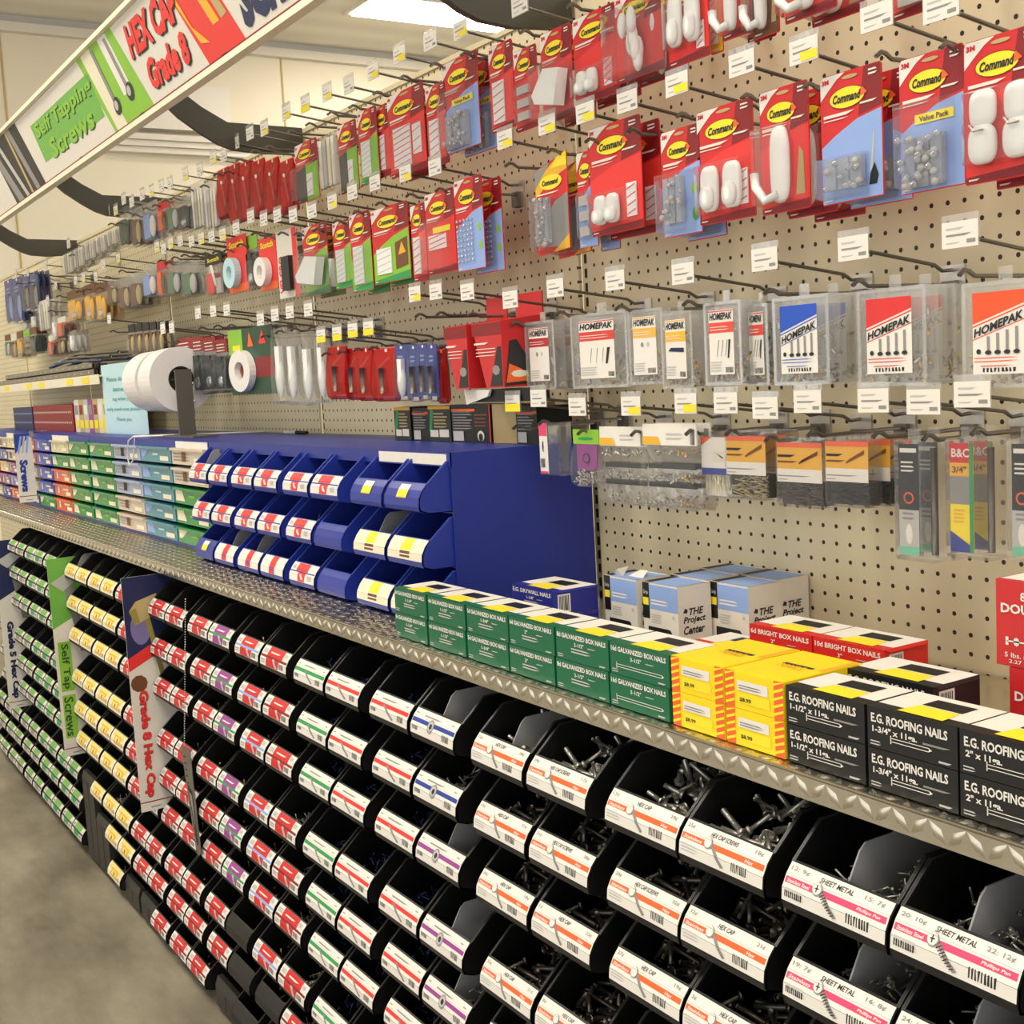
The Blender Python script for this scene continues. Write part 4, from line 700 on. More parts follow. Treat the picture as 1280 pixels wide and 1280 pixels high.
PK=[
('bag', -178.0, 5, 70.6, 4.2, -6.3, 'brown,green', 0, 'small olive pack in the lowest far left row, first from the photo edge'),
('bag', -172.4, 5, 70.39999999999999, 4.5, -6.3, 'white,brown', 0, 'small cream pack in the lowest far left row, second from the photo edge'),
('bag', -166.8, 5, 70.6, 4.8, -6.3, 'brown,orange2', 0, 'small amber pack in the lowest far left row, third from the photo edge'),
('bag', -161.2, 5, 70.39999999999999, 4.2, -6.3, 'green,metal', 0, 'small lime pack in the lowest far left row, fourth from the photo edge'),
('bag', -155.6, 5, 70.6, 4.5, -6.3, 'brown,green2', 0, 'small dark green pack in the lowest far left row, fifth from the photo edge'),
('bag', -142, 4.4, 68.5, 3.4, -6.3, 'white,orange', 0, 'cream and orange strip pack hanging over the steel strips, first from left'),
('bag', -135, 4.4, 68.5, 3.4, -6.3, 'brown,brown', 0, 'brown strip pack hanging over the steel strips, second from left'),
('bag', -128, 4.4, 68.5, 3.4, -6.3, 'clear,whiteplastic', 0, 'clear strip pack hanging over the steel strips, third from left'),
('cmd', -2.5, 3.0, 80.2, 5.7, -6.3, 'Rs', 0, 'narrow red card of white strips left of its twin, top row'),
('cmd', 0.6, 2.7, 79.2, 5.2, -6.3, 'Rc', 0, 'narrow red card of three small clips, top row'),
('cmd', 3.8, 3.4, 79.5, 5.6, -6.3, 'Rx', 1, 'red card with one white angular hook in a clear bag'),
('cmd', 7.4, 4.3, 79.5, 5.2, -6.3, 'Rh', 1, 'red card of two white hooks over the yellow and grey card'),
('cmd', 11.7, 4.3, 79.6, 4.9, -6.3, 'Rm', 1, 'red card bulging with many white hooks, top row'),
('cmd', 16.4, 3.4, 79.1, 4.6, -6.3, 'Rh2', 0, 'red card with large white hooks and strips, top row'),
('cmd', 19.1, 1.0, 79.5, 4.8, -5.6, 'Ys', 0, 'slim yellow-edged card behind the large white hooks'),
('cmd', 20.8, 2.1, 79.2, 4.3, -6.3, 'Rb', 1, 'red card with single long white hook cut by photo top'),
('cmd', 22.8, 1.9, 79.3, 4.8, -6.0, 'Kb', 0, 'card with brushed metal hook cut by photo top'),
('cmd', 25.4, 3.4, 78.9, 4.3, -6.3, 'Rb', 1, 'wide red card with broad white hook at photo top'),
('cmd', 31.8, 2.8, 76.9, 3.8, -6.0, 'Rc', 0, 'red card of clear knobs behind the top price tags'),
('cmd', 2.4, 3.7, 71.7, 6.0, -6.3, 'Gy', 1, 'yellow and grey card of clear hooks by the board seam'),
('cmd', 6.7, 2.0, 71.6, 5.9, -6.0, 'Bc', 1, 'blue and red card half hidden left of two-hook card'),
('cmd', 8.5, 5.1, 72.7, 6.5, -6.3, 'Rh', 1, 'red card of two short white hooks, second row'),
('cmd', 15.4, 3.3, 71.2, 5.9, -6.3, 'Bcg', 1, 'blue card of clear hooks with green leaf picture'),
('cmd', 18.5, 4.4, 71.7, 6.1, -6.3, 'Rh3', 0, 'red card of two long oval white hooks'),
('cmd', 23.4, 3.4, 71.7, 6.2, -6.3, 'Rb', 2, 'red card with one large curved white hook'),
('cmd', 27.6, 3.8, 71.5, 6.1, -6.3, 'Bl', 1, 'blue card with three small wire hooks and spatula picture'),
('cmd', 32.4, 3.5, 71.2, 6.0, -6.3, 'Bv', 0, 'value pack of clear hooks in a bag with yellow band'),
('cmd', 35.9, 3.7, 71.1, 6.0, -6.3, 'Rh4', 1, 'red card of two big white double hooks at right edge'),
('cmd', -36.5, 4.9, 79.8, 5.2, -6.3, 'Ng', 0, 'dark green-based card at left end of branded cards'),
('bag', -31.8, 3.9, 79.8, 4.6, -6.0, 'clear,white', 0, 'clear pack of slim white strips between two branded cards'),
('cmd', -27.2, 3.6, 79.8, 5.7, -6.3, 'Ng', 0, 'narrow red and olive card, second branded card from left'),
('cmd', -23.2, 3.4, 80.1, 5.9, -6.3, 'Gs', 0, 'green card with one white strip, upper left panel'),
('cmd', -20.7, 2.6, 80.0, 5.6, -6.0, 'Rs', 0, 'narrow red card of striped strips left of wide red card'),
('cmd', -17.8, 5.9, 80.2, 6.3, -6.3, 'Rs', 1, 'wide red card of white strips with corner hook'),
('cmd', -11.6, 3.0, 79.5, 5.8, -6.3, 'Rs', 0, 'red card partly behind the big blue clear-hook pack'),
('cmd', -8.9, 4.9, 80.6, 6.4, -6.3, 'Bv', 1, 'blue pack of clear hooks topmost on left panel'),
('cmd', -36.2, 5.4, 72.4, 6.2, -6.3, 'Gx', 1, 'green card with white hook at left of green cards'),
('cmd', -30.2, 3.6, 72.1, 5.8, -6.0, 'Gs', 0, 'green card with white lettering strip, second green card'),
('cmd', -26.1, 3.9, 72.2, 6.5, -6.3, 'Gs', 1, 'green card with scalloped white strips, third green card'),
('cmd', -21.9, 6.4, 72.0, 6.0, -6.3, 'Gp', 1, 'widest green card with brown picture frame photo'),
('cmd', -15.1, 2.3, 71.4, 5.8, -6.3, 'Rs', 0, 'slim red card right of the widest green card'),
('cmd', -12.7, 4.4, 71.9, 6.0, -6.3, 'Rv', 0, 'red value pack of strips with yellow band'),
('cmd', -8.2, 3.9, 72.2, 6.5, -6.3, 'Bg', 1, 'blue card with grid of clear dots'),
('hp', 0.1, 3.5, 61.5, 4.6, -6.2, '180,40,50|0|0', 2, 'slim clear fastener case with dark red label'),
('hp', 5.5, 5.9, 61.6, 4.7, -6.2, '215,60,50|0|2', 0, 'wide clear fastener case with red label and anchor picture'),
('hp', 11.5, 2.7, 61.5, 4.5, -6.2, '235,180,70|12|0', 0, 'turned clear fastener case with amber label'),
('hp', 14.4, 3.3, 61.1, 4.4, -6.0, '240,185,50|-8|1', 0, 'clear fastener case with yellow label and screw picture'),
('hp', 18.4, 3.0, 61.4, 4.6, -6.2, '225,75,60|0|2', 0, 'clear fastener case with red label and four thin nails'),
('hp', 20.9, 1.7, 61.1, 4.4, -5.4, '225,75,60|0|2', 0, 'clear fastener case half behind the four thin nails case'),
('hp', 24.0, 3.8, 61.2, 4.5, -6.4, '30,80,190|1|4', 1, 'clear fastener case with slanted blue label'),
('hp', 29.7, 4.0, 61.1, 4.6, -6.4, '220,45,45|1|4', 1, 'clear fastener case with slanted red label'),
('hp', 35.7, 3.9, 60.9, 4.6, -6.4, '235,85,40|1|4', 0, 'clear fastener case with slanted orange label at right edge'),
('case', 1.7, 1.7, 54.7, 3.5, -6.6, 'pink', 0, 'clear narrow case with red and white slip by blue cabinet'),
('bag', 5.8, 2.8, 54.3, 3.7, -6.6, 'green,metal,purple', 0, 'green and purple bag of small screws beside blue cabinet'),
('bag', 8.7, 4.6, 54.5, 4.8, -6.6, 'whiteorange,metal', 0, 'clear bag of silver fasteners, left of two alike'),
('bag', 13.3, 4.8, 54.7, 5.0, -6.8, 'whiteorange,metalbrass', 1, 'clear bag of fasteners with brass pieces, right of two'),
('clam', 17.9, 2.5, 54.2, 3.7, -6.4, 'blue,white', 1, 'clear clamshell of white nails with blue-banded card'),
('clam', 20.2, 3.2, 54.3, 3.7, -6.6, 'orange,brassnails', 1, 'clamshell of pale nails with orange card beside white nails'),
('clam', 24.1, 3.3, 54.0, 3.6, -6.6, 'orange,darknails', 0, 'clamshell of brown nails with orange card'),
('clam', 27.5, 2.9, 54.1, 3.5, -6.6, 'orange,blacknails', 2, 'clamshell of black nails with orange card'),
('tube', 31.9, 2.3, 54.0, 5.7, -6.6, 'drill', 1, 'tall clear pack of a drill bit with black card'),
('tube', 34.8, 2.5, 54.1, 5.4, -6.6, 'yellow', 1, 'tall clear pack with red, yellow and blue card'),
('tube', 38.0, 2.0, 54.1, 5.3, -6.6, 'drill', 0, 'tall clear drill bit pack at the right photo edge'),
('bag', -74.7, 5.6, 64.4, 6.6, -6.5, 'red,darkgreen', 0, 'red-topped bag of dark parts, leftmost of four'),
('bag', -69.1, 3.9, 64.3, 6.6, -6.5, 'red,darkgreen', 0, 'red-topped bag of dark parts, second of four'),
('bag', -65.2, 4.0, 64.0, 6.2, -6.5, 'red,darkgreen', 0, 'red-topped bag of dark parts, third of four'),
('bag', -61.3, 3.6, 63.6, 5.8, -6.5, 'red,darkgreen', 0, 'red-topped bag of dark parts, rightmost of four'),
('tape', -57.4, 12.6, 64.3, 6.8, -6.5, 'green', 0, 'large white tape roll on green card with red core'),
('bag', -44.9, 3.5, 63.9, 7.5, -6.5, 'clear,whiteplastic', 0, 'clear bag of white plastic piece right of large tape'),
('bag', -41.6, 3.1, 63.7, 7.4, -6.5, 'clear,whiteplastic', 0, 'clear bag of grey plastic piece, second beyond large tape'),
('bag', -38.0, 3.2, 63.2, 7.0, -6.5, 'clear,whiteplastic', 0, 'clear bag of white bracket, third beyond large tape'),
('bag', -34.5, 2.8, 63.1, 6.7, -6.5, 'clear,whiteplastic', 0, 'clear bag of white bracket just left of red bags'),
('bag', -31.8, 3.9, 61.4, 4.7, -6.5, 'red2,metal', 0, 'red plastic bag with steel bit, first of three'),
('bag', -28.4, 2.3, 61.1, 4.5, -6.2, 'red2,metal', 0, 'slim red plastic bag between first and second steel bits'),
('bag', -25.7, 2.9, 61.0, 4.5, -6.5, 'red2,metal', 0, 'red plastic bag with steel bit, second of three'),
('bag', -22.6, 3.9, 60.8, 4.4, -6.5, 'red2,metal', 0, 'red plastic bag with steel bit, third of three'),
('bag', -18.7, 2.2, 60.9, 4.5, -6.5, 'blue,whiteplastic', 0, 'blue plastic bag, leftmost of four blue ones'),
('bag', -16.4, 1.7, 60.8, 4.5, -6.5, 'blue,metal', 0, 'blue plastic bag, second of four blue ones'),
('bag', -14.7, 1.4, 60.8, 4.4, -6.5, 'blue,metal', 0, 'blue plastic bag, third of four blue ones'),
('bag', -13.3, 1.5, 60.7, 4.4, -6.5, 'blue,metal', 0, 'blue plastic bag, rightmost of four blue ones'),
('bag', -12.6, 1.1, 60.3, 4.2, -6.0, 'red2,metal', 0, 'thin red bag between blue bags and red boxes'),
('felt', -42.5, 4.9, 72.8, 6.3, -6.3, 'velcro', 0, 'white card of black fastener strip with red vertical lettering'),
('tape', -47.2, 4.4, 72.7, 5.1, -6.3, 'red', 0, 'red tape card with white roll, right of two'),
('tape', -56.2, 5.7, 73.8, 5.7, -6.3, 'red', 0, 'red tape card with pale green roll, left of two'),
('bag', -51.2, 3.1, 73.5, 5.5, -6.0, 'greent,darkgreen', 0, 'green-tabbed dark pack between two tape cards'),
('bag', -63.1, 5.4, 72.7, 4.3, -6.3, 'black,redwhite', 0, 'black card with yellow lettering beside red tape cards'),
('bag', -71.0, 5.4, 72.8, 3.9, -6.3, 'clear,green', 0, 'clear green pack, third from the black yellow-lettered card'),
('bag', -76.9, 5.5, 73.4, 3.9, -6.3, 'clear,green', 0, 'clear green pack next to blue and white pack'),
('bag', -80.6, 3.5, 74.0, 4.3, -6.3, 'redtop,orange', 0, 'thin red-topped brown pack beside clear green pack'),
('bag', -86.7, 6.1, 74.0, 3.9, -6.3, 'clear,bluewhite', 0, 'blue and white pack at left end of green packs'),
('bag', -40.3, 3.3, 79.0, 4.9, -6.3, 'red3,redwhite', 0, 'red striped pack in top row, number one leftward from green card'),
('bag', -43.8, 3.4, 79.7, 5.0, -6.3, 'red3,redwhite', 0, 'red striped pack in top row, number two leftward from green card'),
('bag', -47.3, 3.4, 80.2, 5.5, -6.3, 'red3,redwhite', 0, 'red striped pack in top row, number three leftward from green card'),
('bag', -50.6, 3.1, 80.6, 5.7, -6.3, 'red3,redwhite', 0, 'red striped pack in top row, number four leftward from green card'),
('bag', -53.6, 3.0, 80.9, 6.0, -6.3, 'red3,redwhite', 0, 'red striped pack in top row, number five leftward from green card'),
('bag', -57.0, 3.4, 81.0, 5.1, -6.3, 'red3,redwhite', 0, 'red striped pack in top row, number six leftward from green card'),
('bag', -61.6, 4.3, 80.0, 4.6, -6.3, 'white,white', 0, 'white slatted pack, right one beside the red packs'),
('bag', -65.7, 4.3, 80.7, 4.7, -6.3, 'white,white', 0, 'white slatted pack, left one'),
('bag', -70.1, 4.0, 80.3, 4.0, -6.3, 'clear,darkgreen', 0, 'clear and brown pack left of white slatted packs'),
('bag', -74.6, 4.2, 80.6, 3.9, -6.3, 'clear,green', 0, 'clear green pack right of the orange pack'),
('bag', -78.3, 3.5, 80.7, 3.6, -6.3, 'redtop,orange', 0, 'orange pack with red top, far top row'),
('bag', -84.4, 5.7, 81.4, 4.7, -6.3, 'clear,bluewhite', 0, 'pale grey pack left of orange pack, far top row'),
('bag', -89.4, 4.2, 81.5, 4.8, -6.3, 'clear,brown', 0, 'brown clear pack beside dark green pack, far top row'),
('bag', -95.1, 5.3, 82.3, 5.0, -6.3, 'clear,green2', 0, 'dark green clear pack at left end, far top row'),
('bag', -173.8, 7.4, 80.2, 7.9, -6.3, 'blue,navy', 0, 'blue pack at left photo edge, left of its twin'),
('bag', -166.5, 7.7, 79.9, 8.0, -6.3, 'blue,navy', 0, 'blue pack at left photo edge, right of its twin'),
('bag', -158.2, 5.9, 79.8, 6.3, -6.3, 'blue,black', 0, 'blue and black handled tool pack, left of two'),
('bag', -151.7, 6.3, 79.5, 6.5, -6.3, 'blue,black', 0, 'blue and black handled tool pack, right of two'),
('bag', -165.9, 6.8, 73.5, 3.1, -5.5, 'clear,whiteplastic', 0, 'grey pack under the left blue and black tool'),
('bag', -158.5, 6.5, 73.3, 3.1, -5.5, 'clear,whiteplastic', 0, 'grey pack under the right blue and black tool'),
('bag', -147.1, 7.7, 74.4, 4.9, -6.3, 'white,white', 0, 'tall cream pack beside the blue tool packs'),
('bag', -138.8, 4.5, 71.4, 4.0, -6.3, 'clear,whiteplastic', 0, 'slim white pack left of small orange one'),
('bag', -134.6, 5.4, 70.9, 3.2, -6.3, 'white,orange', 0, 'small orange pack under the cream tags'),
('bag', -126.8, 9.9, 74.2, 4.7, -6.3, 'brown,orange2', 0, 'large orange pack, leftmost of three'),
('bag', -116.3, 6.0, 74.3, 5.4, -6.3, 'brown,orange2', 0, 'large orange pack, middle of three'),
('bag', -110.0, 6.0, 73.9, 5.3, -6.3, 'brown,orange2', 0, 'large orange pack, rightmost of three'),
('bag', -103.6, 5.3, 73.8, 3.4, -6.3, 'clear,brown', 0, 'clear pack with round end beside orange packs'),
('bag', -98.0, 5.4, 73.7, 4.3, -6.3, 'clear,brown', 0, 'clear pack with orange strap, second right of orange packs'),
('bag', -92.2, 5.1, 73.8, 4.6, -6.3, 'clear,brown', 0, 'clear brown pack just left of blue and white pack'),
('bag', -97.8, 3.0, 67.5, 4.2, -5.6, 'black,brown', 0, 'narrow dark tool in a row behind tape rolls, first from left'),
('bag', -94.5, 2.9, 67.4, 4.1, -5.6, 'black,brown', 0, 'narrow dark tool in a row behind tape rolls, second from left'),
('bag', -91.2, 2.8, 67.3, 4.1, -5.6, 'black,brown', 0, 'narrow dark tool in a row behind tape rolls, third from left'),
('bag', -88.0, 2.7, 67.2, 4.0, -5.6, 'black,brown', 0, 'narrow dark tool in a row behind tape rolls, fourth from left'),
('bag', -84.9, 2.7, 67.1, 4.0, -5.6, 'black,brown', 0, 'narrow dark tool in a row behind tape rolls, fifth from left'),
('bag', -127.5, 6.6, 80.1, 3.2, -6.3, 'clear,white', 0, 'hazy cream pack above orange ones, first from left'),
('bag', -120.4, 6.2, 80.1, 2.9, -6.3, 'clear,white', 0, 'hazy cream pack above orange ones, second from left'),
('bag', -113.7, 5.8, 80.2, 2.6, -6.3, 'clear,white', 0, 'hazy cream pack above orange ones, third from left'),
('bag', -107.4, 5.5, 80.2, 2.3, -6.3, 'clear,white', 0, 'hazy cream pack above orange ones, fourth from left'),
('bag', -101.4, 5.2, 80.2, 2.0, -6.3, 'clear,white', 0, 'hazy cream pack above orange ones, fifth from left'),
]
# ---------------- hanging goods ----------------
CRYS = film('crystal', (226, 230, 236), .5, .1); mat('plastic_white', (240, 240, 236), .25); mat('dark_parts', (34, 44, 42), .4); mat('green_parts', (70, 120, 84), .35)
def card(b, w_, h, low, pk=0):
    sh = [(.06, 0), (w_ - .06, 0), (w_, .08), (w_, h - .15), (w_ - .12, h), (.14, h), (0, h - .2), (0, .08)]
    b.prism([(x, z) for x, z in sh], 0, .05, 'red', 'y'); a = Art(b, wall(0, 0, 0), .01)
    if low == 'R': a.poly([(.04, .3), (w_ - .04, .3), (w_ - .04, h * .66), (w_ * .5, h * .62), (.04, h * .52)], 'bred', 1); a.poly([(.04, .05), (w_ - .04, .05), (w_ - .04, .5), (.04, .32)], 'maroon', 2)
    elif low == 'B': a.poly([(.04, .05), (w_ - .04, .05), (w_ - .04, h * .66), (w_ * .6, h * .62), (w_ * .25, h * .53), (.04, h * .45)], 'lblue', 1)
    elif low == 'G': a.poly([(.04, .05), (w_ - .04, .05), (w_ - .04, h * .66), (w_ * .6, h * .6), (w_ * .25, h * .5), (.04, h * .4)], 'lime', 1); a.poly([(.04, .05), (w_ - .04, .05), (w_ - .04, .7), (.04, .3)], 'bgreen', 2)
    elif low == 'N': a.poly([(.04, .05), (w_ - .04, .05), (w_ - .04, h * .66), (.04, h * .55)], 'ink', 1); a.poly([(w_ * .45, .05), (w_ - .04, .05), (w_ - .04, h * .62), (w_ * .45, h * .6)], 'lime', 2)
    elif low in 'YK': a.poly([(.04, .05), (w_ - .04, .05), (w_ - .04, h * .6), (.04, h * .5)], 'gold' if low == 'Y' else 'brown', 1)
    a.poly([(w_ * .62, h * .64), (w_ - .03, h * .68), (w_ - .03, h - .16), (w_ - .14, h - .03), (w_ * .72, h - .03)], 'maroon', 1)
    a.poly([(.03, h - .2), (.15, h - .03), (.42 * w_, h - .03), (.28 * w_, h - .3), (.13 * w_, h - .75), (.03, h - 1.15)], 'white', 2)
    if w_ > 2.3: a.txt('3M', .14, h - .42, min(.45, w_ * .14), .24, 'red', 4, .05)
    a.ell(w_ * .45, h * .8, w_ * .3, h * .085, 'maroon', 3); a.ell(w_ * .45, h * .8, w_ * .285, h * .078, 'yellow', 4)
    a.txt('Command', w_ * .22, h * .765, w_ * .46, h * .07, 'ink', 6, .04, .25); a.poly([(w_ * .68, h * .78), (w_ * .78, h * .8), (w_ * .7, h * .85), (w_ * .64, h * .82)], 'orange', 5)
    a.lines(w_ * .06, h * .67, w_ * .6, h * .70, 1, 'offwhite', 5, .8); a.lines(w_ * .06, h * .645, w_ * .5, h * .66, 1, 'offwhite', 5, .6); a.lines(w_ * .66, h * .72, w_ * .95, h * .745, 1, 'offwhite', 5, .6)
    a.lines(w_ * .8, h * .92, w_ * .95, h * .98, 2, 'white', 5); a.ell(w_ * .5, h - .3, w_ * .13, .09, 'tan', 4, 12); a.lines(.2, .15, .8, .3, 1, 'offwhite', 5)
    return a
def cmd(x, w_, z, h, y, opt, label):
    t = thing('picture_hook_card', label, 'hook pack', (x, y, z - h)); b = B(); low = opt[0]; c = opt[1:]; r = random.Random(label)
    if opt == 'Gy':
        b.prism([(0, 0), (w_, .15), (w_, h + .3), (w_ * .7, h), (0, h - .5)], 0, .05, 'red', 'y'); a = Art(b, wall(0, 0, 0), .012)
        a.poly([(.02, h * .62), (w_ * .5, h * .78), (w_ - .02, h * .86), (w_ - .02, h + .25), (w_ * .7, h - .03), (.02, h * .8)], 'gold', 1); a.poly([(w_ * .5, h * .9), (w_ - .02, h * .9), (w_ - .02, h + .25), (w_ * .7, h)], 'yellow', 2); a.poly([(.02, h - .55), (w_ * .5, h - .2), (.02, h * .72)], 'grey', 2)
        a.poly([(w_ * .3, .5), (w_ - .05, .3), (w_ - .05, h * .62), (w_ * .6, h * .55), (w_ * .3, h * .4)], 'grey', 2); a.poly([(w_ * .5, .1), (w_ - .02, .2), (w_ - .02, 1.1)], 'gold', 3)
        a.ell(w_ * .5, h * .76, w_ * .34, h * .08, 'yellow', 4); a.txt('Command', w_ * .24, h * .73, w_ * .5, h * .06, 'ink', 6, .04, .25); a.lines(.3, h * .64, w_ * .8, h * .67, 1, 'white', 5)
    else: a = card(b, w_, h, low)
    if c == 'p': a.poly([(w_ * .62, .9), (w_ * .95, 1.1), (w_ * .95, h * .55), (w_ * .62, h * .5)], 'brown', 3); a.poly([(w_ * .7, 2), (w_ * .9, 2.1), (w_ * .8, h * .5)], 'gold', 4)
    if c == 'cg': a.ell(w_ * .85, h * .42, .3, .35, 'lime', 3, 7); a.ell(w_ * .85, h * .18, .3, .4, 'bgreen', 3, 7); a.ell(w_ * .9, h * .2, .15, .25, 'lime', 4, 5)
    if c == 'l': a.poly([(w_ * .84, h * .22), (w_ * .88, h * .5), (w_ * .86, h * .5), (w_ * .8, h * .2)], 'lgrey', 3); a.poly([(w_ * .78, .6), (w_ * .9, .6), (w_ * .93, 1.0), (w_ * .87, 1.6), (w_ * .8, 1.1)], 'black', 4)
    if c == 'b': a.poly([(w_ * .72, h * .12), (w_ * .9, h * .12), (w_ * .88, h * .45), (w_ * .8, h * .5)], 'tan', 3)
    if c == 'v': a.rect(w_ * .25, h * .5, w_ * .85, h * .57, 'yellow', 5)
    if c == 'v' and low == 'B': a.txt('Value Pack', w_ * .32, h * .515, w_ * .46, h * .04, 'ink', 7, .02)
    if c == 'g' and low == 'B':
        a.ell(w_ * .85, h * .45, .25, .3, 'lime', 3, 8); a.ell(w_ * .87, h * .25, .25, .3, 'lime', 3, 8)
        for i in range(5):
            for j in range(9): b.ell((.35 + i * .5, -.1, .7 + j * .36), (.15, .1, .12), 'CLEARB', 6, 4)
    obj('printed_card', b, t)
    PW = 'plastic_white'
    def part(n, f):
        b = B(); f(b); return obj(n, b, t)
    def blister(x0, z0, x1, z1, d=.55):
        part('clear_blister', lambda b: b.mesh([(x0, -.03, z0), (x1, -.03, z0), (x1, -.03, z1), (x0, -.03, z1), (x0 + .12, -d, z0 + .12), (x1 - .12, -d, z0 + .12), (x1 - .12, -d, z1 - .12), (x0 + .12, -d, z1 - .12)], [(4, 5, 6, 7), (0, 1, 5, 4), (1, 2, 6, 5), (2, 3, 7, 6), (3, 0, 4, 7)], 'CLEAR'))
    def strip(x0, z0, x1, z1, k=6):
        def f(b):
            b.box(x0, -.1, z0, x1, -.03, z1, PW); a = Art(b, wall(0, -.1, 0), .01)
            for i in range(k): q = z0 + (z1 - z0) * (i + .2) / k; a.poly([(x0 + .05, q), (x1 - .05, q + .25), (x1 - .05, q + .33), (x0 + .05, q + .08)], 'pink' if 'G' != low else 'lgrey', 1)
        part('adhesive_strip', f)
    if c == 's': strip(w_ * .14, h * .1, w_ * .62, h * .58, 7 if w_ > 3 else 5); (strip(w_ * .68, h * .2, w_ * .9, h * .55, 3) if w_ > 5 else 0); blister(w_ * .1, h * .07, w_ * .92, h * .6, .2)
    elif c in ('h', 'h2', 'h3', 'h4'):
        z0, z1, wd = {'h': (.09, .36, .15), 'h2': (.2, .8, .17), 'h3': (.1, .5, .16), 'h4': (.14, .62, .19)}[c]; x0s = (w_ * (.12 + wd), w_ * (.2 + wd * 3)) if c != 'h' else (w_ * .26, w_ * .5)
        for q in x0s:
            def f(b, q=q):
                zc = h * (z0 + z1) / 2; [b.ell((q, -.3, zc), (w_ * wd * .8 if c == 'h' else w_ * wd, .3, h * (z1 - z0) / 2), PW, 14, 12, .55)] if c != 'h4' else [b.ell((q, -.3, zc + h * .13), (w_ * wd * .95, .3, h * .13), PW, 14, 12, .6), b.ell((q, -.35, zc - h * .12), (w_ * wd, .35, h * .14), PW, 14, 12, .7), b.tube([(q - w_ * wd * .6, -.68, zc + h * .02), (q - w_ * wd * .2, -.8, zc - h * .03), (q + w_ * wd * .5, -.75, zc - h * .03)], .05, 'STEEL', 6)]
                (b.ell((q, -.55, zc - h * (z1 - z0) * .2), (w_ * wd * .8, .22, h * (z1 - z0) * .26), PW, 12, 10, .75) if c != 'h4' else None)
            part('white_hook', f)
        if c != 'h4': strip(w_ * .72, h * .12, w_ * .9, h * .42, 4)
        blister(w_ * .08, h * (z0 - .03), w_ * .92, h * (z1 + .03), .75)
    elif c == 'b':
        part('white_hook', lambda b: (b.ell((w_ * .48, -.3, h * .38), (w_ * .19, .32, h * .31), PW, 16, 12, .6), b.tube([(w_ * .48, -.5, h * .14), (w_ * .3, -.8, h * .1), (w_ * .14, -.9, h * .22), (w_ * .1, -.85, h * .33)], .24, PW, 8)))
        blister(w_ * .03, h * .06, w_ * .95, h * .7, .95)
    elif c == 'c':
        for i in range(3): part('clear_clip', lambda b: b.box(w_ * .2, -.25, h * (.12 + i * .16), w_ * .7, -.05, h * (.22 + i * .16), 'lgrey'))
        blister(w_ * .12, h * .08, w_ * .85, h * .6, .45)
    elif c == 'x':
        part('white_hook', lambda b: b.prism([(.6, h * .2), (w_ * .8, h * .12), (w_ * .98, h * .5), (w_ * .5, h * .55), (.3, h * .3)], -1.1, -.3, PW, 'y')); blister(0, .1, w_, h * .62, 1.2)
    elif c in ('m',):
        for i in range(9): part('white_hook', lambda b: b.ell((w_ * r.uniform(.15, .8), -r.uniform(.3, .9), h * r.uniform(.15, .65)), (.32, .3, .75), PW, 8, 6))
        blister(.1, .1, w_ - .1, h * .8, 1.3)
    elif c in ('cg', 'y', 'v', 'c', 'l', 'x') and low in 'BG' or c == 'v':
        cr = {'cg': (.12, .12, .62, .55, 22), 'y': (.08, .1, .5, .6, 24), 'v': (.12, .03, .75, .4, 40), 'c': (.1, .05, .7, .3, 10), 'l': (.12, .1, .75, .34, 14)}[c]
        if low != 'R':
            def f(b):
                for i in range(cr[4]): b.ell((w_ * r.uniform(cr[0], cr[2]), -r.uniform(.15, .7), h * r.uniform(cr[1], cr[3])), (.22, .14, .17), 'CLEARB' if i % 3 else 'lgrey', 6, 4)
            part('clear_hooks', f)
            part('frosted_tray', lambda b: [b.box(w_ * (cr[0] + (cr[2] - cr[0]) * i / 3 + .02), -.38, h * cr[1], w_ * (cr[0] + (cr[2] - cr[0]) * (i + 1) / 3 - .02), -.06, h * cr[3], 'CLEARB') for i in range(3)])
        else: strip(w_ * .1, h * .3, w_ * .7, h * .48, 3)
        blister(w_ * .05, h * .03, w_ * (.78 if c == 'l' else .86), h * (.66 if c == 'v' else .36 if c == 'l' else .6), .85)
    elif c == 'p': strip(w_ * .12, h * .12, w_ * .52, h * .46, 4)
    elif low == 'N': strip(w_ * .5, .4, w_ * .75, h * .45, 2); blister(.05, .1, w_ - .1, h * .6, .7)
    elif c == 'x' or low == 'G': strip(w_ * .2, h * .1, w_ * .7, h * .45, 3); blister(.05, .1, w_ - .1, h * .5, .6)
    return t
